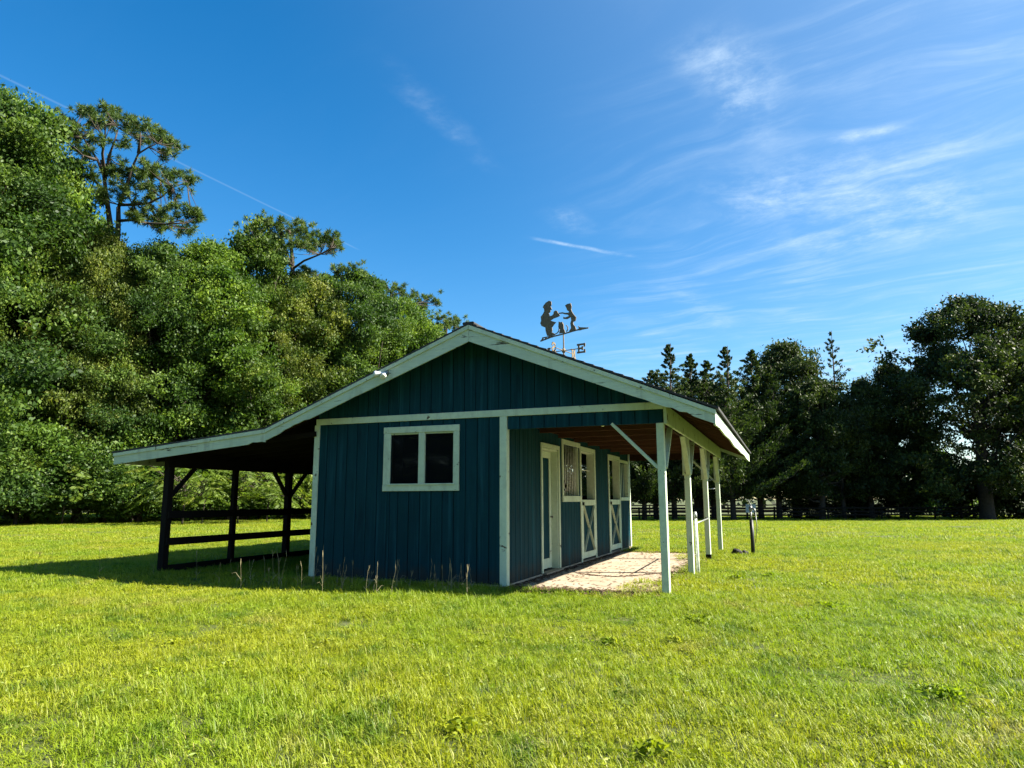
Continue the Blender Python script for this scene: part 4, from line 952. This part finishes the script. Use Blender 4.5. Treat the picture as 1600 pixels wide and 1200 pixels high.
def field(name, meshes, pts_, rot, scl, idx, label):
    col = bpy.data.collections.new(name+'_sods')
    for i_, me in enumerate(meshes): col.objects.link(bpy.data.objects.new(f'sod_{i_}', me))
    me = bpy.data.meshes.new(name); me.from_pydata([tuple(p) for p in pts_], [], [])
    a = me.attributes.new('rot', 'FLOAT_VECTOR', 'POINT'); a.data.foreach_set('vector', np.asarray(rot, np.float32).ravel())
    a = me.attributes.new('scl', 'FLOAT_VECTOR', 'POINT'); a.data.foreach_set('vector', np.asarray(scl, np.float32).ravel())
    a = me.attributes.new('idx', 'INT', 'POINT'); a.data.foreach_set('value', np.asarray(idx, np.int32))
    me.materials.append(MATS['grass_blade'])
    o_ = link(name, me, None, label=label, cat='grass', kind='stuff')
    t = bpy.data.node_groups.new(name+'_nodes', 'GeometryNodeTree'); t.interface.new_socket('Geometry', in_out='INPUT', socket_type='NodeSocketGeometry'); t.interface.new_socket('Geometry', in_out='OUTPUT', socket_type='NodeSocketGeometry')
    N = t.nodes; gi = N.new('NodeGroupInput'); go = N.new('NodeGroupOutput'); ip = N.new('GeometryNodeInstanceOnPoints'); ci = N.new('GeometryNodeCollectionInfo')
    ci.inputs['Collection'].default_value = col; ci.inputs['Separate Children'].default_value = True; ci.inputs['Reset Children'].default_value = True
    def na(nm, ty):
        x = N.new('GeometryNodeInputNamedAttribute'); x.data_type = ty; x.inputs[0].default_value = nm; return [s for s in x.outputs if s.enabled][0]
    mp = N.new('GeometryNodeMeshToPoints'); t.links.new(gi.outputs[0], mp.inputs[0]); t.links.new(mp.outputs[0], ip.inputs['Points'])
    t.links.new(ci.outputs[0], ip.inputs['Instance']); ip.inputs['Pick Instance'].default_value = True
    t.links.new(na('idx', 'INT'), ip.inputs['Instance Index']); t.links.new(na('rot', 'FLOAT_VECTOR'), ip.inputs['Rotation']); t.links.new(na('scl', 'FLOAT_VECTOR'), ip.inputs['Scale'])
    t.links.new(ip.outputs[0], go.inputs[0])
    md = o_.modifiers.new('sods', 'NODES'); md.node_group = t
    return o_
def scatter(step, d0, d1, nv, lat=.95, seed=0):
    r = np.random.default_rng(seed); n = int(2*d1*1.1/step)
    gxx, gyy = np.meshgrid((np.arange(-n//2, n//2))*step, np.arange(d0, d1, step)); gxx, gyy = gxx.ravel(), gyy.ravel()
    k_ = np.abs(gxx) < gyy*lat+1; gxx, gyy = gxx[k_]+r.uniform(-.3, .3, k_.sum())*step, gyy[k_]+r.uniform(-.3, .3, k_.sum())*step
    cf, sf = math.cos(YAW), math.sin(YAW)
    x = CAM[0]+gxx*cf-gyy*sf; y = CAM[1]+gxx*sf+gyy*cf
    m_ = max(step*.42, .12)
    inb = (x > -RW-m_*.6) & (x < 2.1+m_*.3) & (y > -.05-m_*.2) & (y < 7.7+m_)
    inb |= (x > -RW-m_) & (x < m_) & (y > 0) & (y < LY+m_)
    x, y = x[~inb], y[~inb]; n = len(x); z = gz(x, y)
    tall = ss(y, -1.2, -.7)*(1-ss(y, .2, .6))*(x < .2)*(x > -9.5)
    sc = r.uniform(.92, 1.12, n); big = .85+.35*np.sin(x*.8+np.sin(y*.7))*np.sin(y*.9+np.sin(x*.5))
    bare = (np.sin(x*1.9+2*np.sin(y*.8+.5))+np.sin(y*2.3+1.5*np.sin(x*1.1))) > 1.55
    zs = np.where(bare, .45, 1.)*r.uniform(.75, 1.25, n)*np.clip(big, .8, 1.2)*(1+.2*tall)
    zs *= 1-.5*np.exp(-((x-1.2)**2/1.5+(y+.3)**2/.3))
    return np.c_[x, y, z], np.c_[np.zeros((n, 2)), r.uniform(0, 6.283, n)], np.c_[sc, sc, zs], r.integers(0, nv, n)
near = [sod(i_, .5, 1050, .095, .0050, 60) for i_ in range(5)]
field('lawn_grass', near, *scatter(.40, 3., 10.4, 5, seed=1), 'short yellow-green lawn grass in the foreground')
midg = [sod(20+i_, .9, 1700, .088, .0075, 60) for i_ in range(4)]
field('field_grass', midg, *scatter(.72, 10.4, 24., 4, seed=2), 'sunlit lawn grass around the barn')
farg = [sod(40+i_, 2.4, 2200, .10, .022, 0, False) for i_ in range(4)]
field('meadow_grass', farg, *scatter(1.9, 24., 74., 4, seed=3), 'bright lawn grass stretching to the trees and fence')
# narrow fringe against slab, posts and foundation
r = np.random.default_rng(5); fp = []
for i_ in range(95):
    fp.append((random.uniform(-RW-.2, .05), random.uniform(-.42, -.10)))
for i_ in range(80): fp.append((2.25+abs(random.gauss(0, .16)), random.uniform(-.3, 8)))
for i_ in range(40): fp.append((random.uniform(.1, 2.3), random.uniform(-.5, -.25)))
for i_ in range(30): fp.append((random.uniform(.1, 2.3), random.uniform(7.75, 8.3)))
fp = np.array(fp); n = len(fp); tuft = [sod(60+i_, .22, 90, .11, .007, 8) for i_ in range(3)]
field('edge_grass', tuft, np.c_[fp, gz(fp[:, 0], fp[:, 1])], np.c_[np.zeros((n, 2)), r.uniform(0, 6.28, n)], np.c_[np.ones(n), np.ones(n), r.uniform(.5, 1.25, n)], r.integers(0, 3, n), 'tufts of longer grass against the slab and foundation')

# low broadleaf weeds in the turf
r = np.random.default_rng(15); n = 46; dd = r.uniform(3.6, 13, n)**1.0; ll = r.uniform(-.8, .8, n)*dd
wx = CAM[0]+ll*math.cos(YAW)-dd*math.sin(YAW); wy = CAM[1]+ll*math.sin(YAW)+dd*math.cos(YAW)
k_ = (wy < -1.3) | (wx > 2.6); wx, wy = wx[k_], wy[k_]; n = len(wx)
def weed(seed):
    q = np.random.default_rng(seed); m_ = 150; rr_ = np.abs(q.normal(0, .14, m_)); th = q.uniform(0, 6.283, m_)
    c = np.c_[rr_*np.cos(th), rr_*np.sin(th)*.8, q.uniform(.03, .085, m_)*(1-rr_*1.5)]
    v, f, ti = leaves(c, np.c_[np.cos(th), np.sin(th), q.uniform(-.2, .5, m_)]+q.normal(size=(m_, 3))*.4, q.uniform(.03, .06, m_), q.uniform(.016, .03, m_), q.uniform(.08, .3, m_), q)
    return mesh('weed', v, f, 'grass_blade', tint=ti)
field('turf_weeds', [weed(i_) for i_ in range(3)], np.c_[wx, wy, gz(wx, wy)], np.c_[np.zeros((n, 2)), r.uniform(0, 6.28, n)], np.repeat(r.uniform(.4, 1.15, n)[:, None], 3, 1), r.integers(0, 3, n), 'low dark green broadleaf weeds dotted through the lawn')
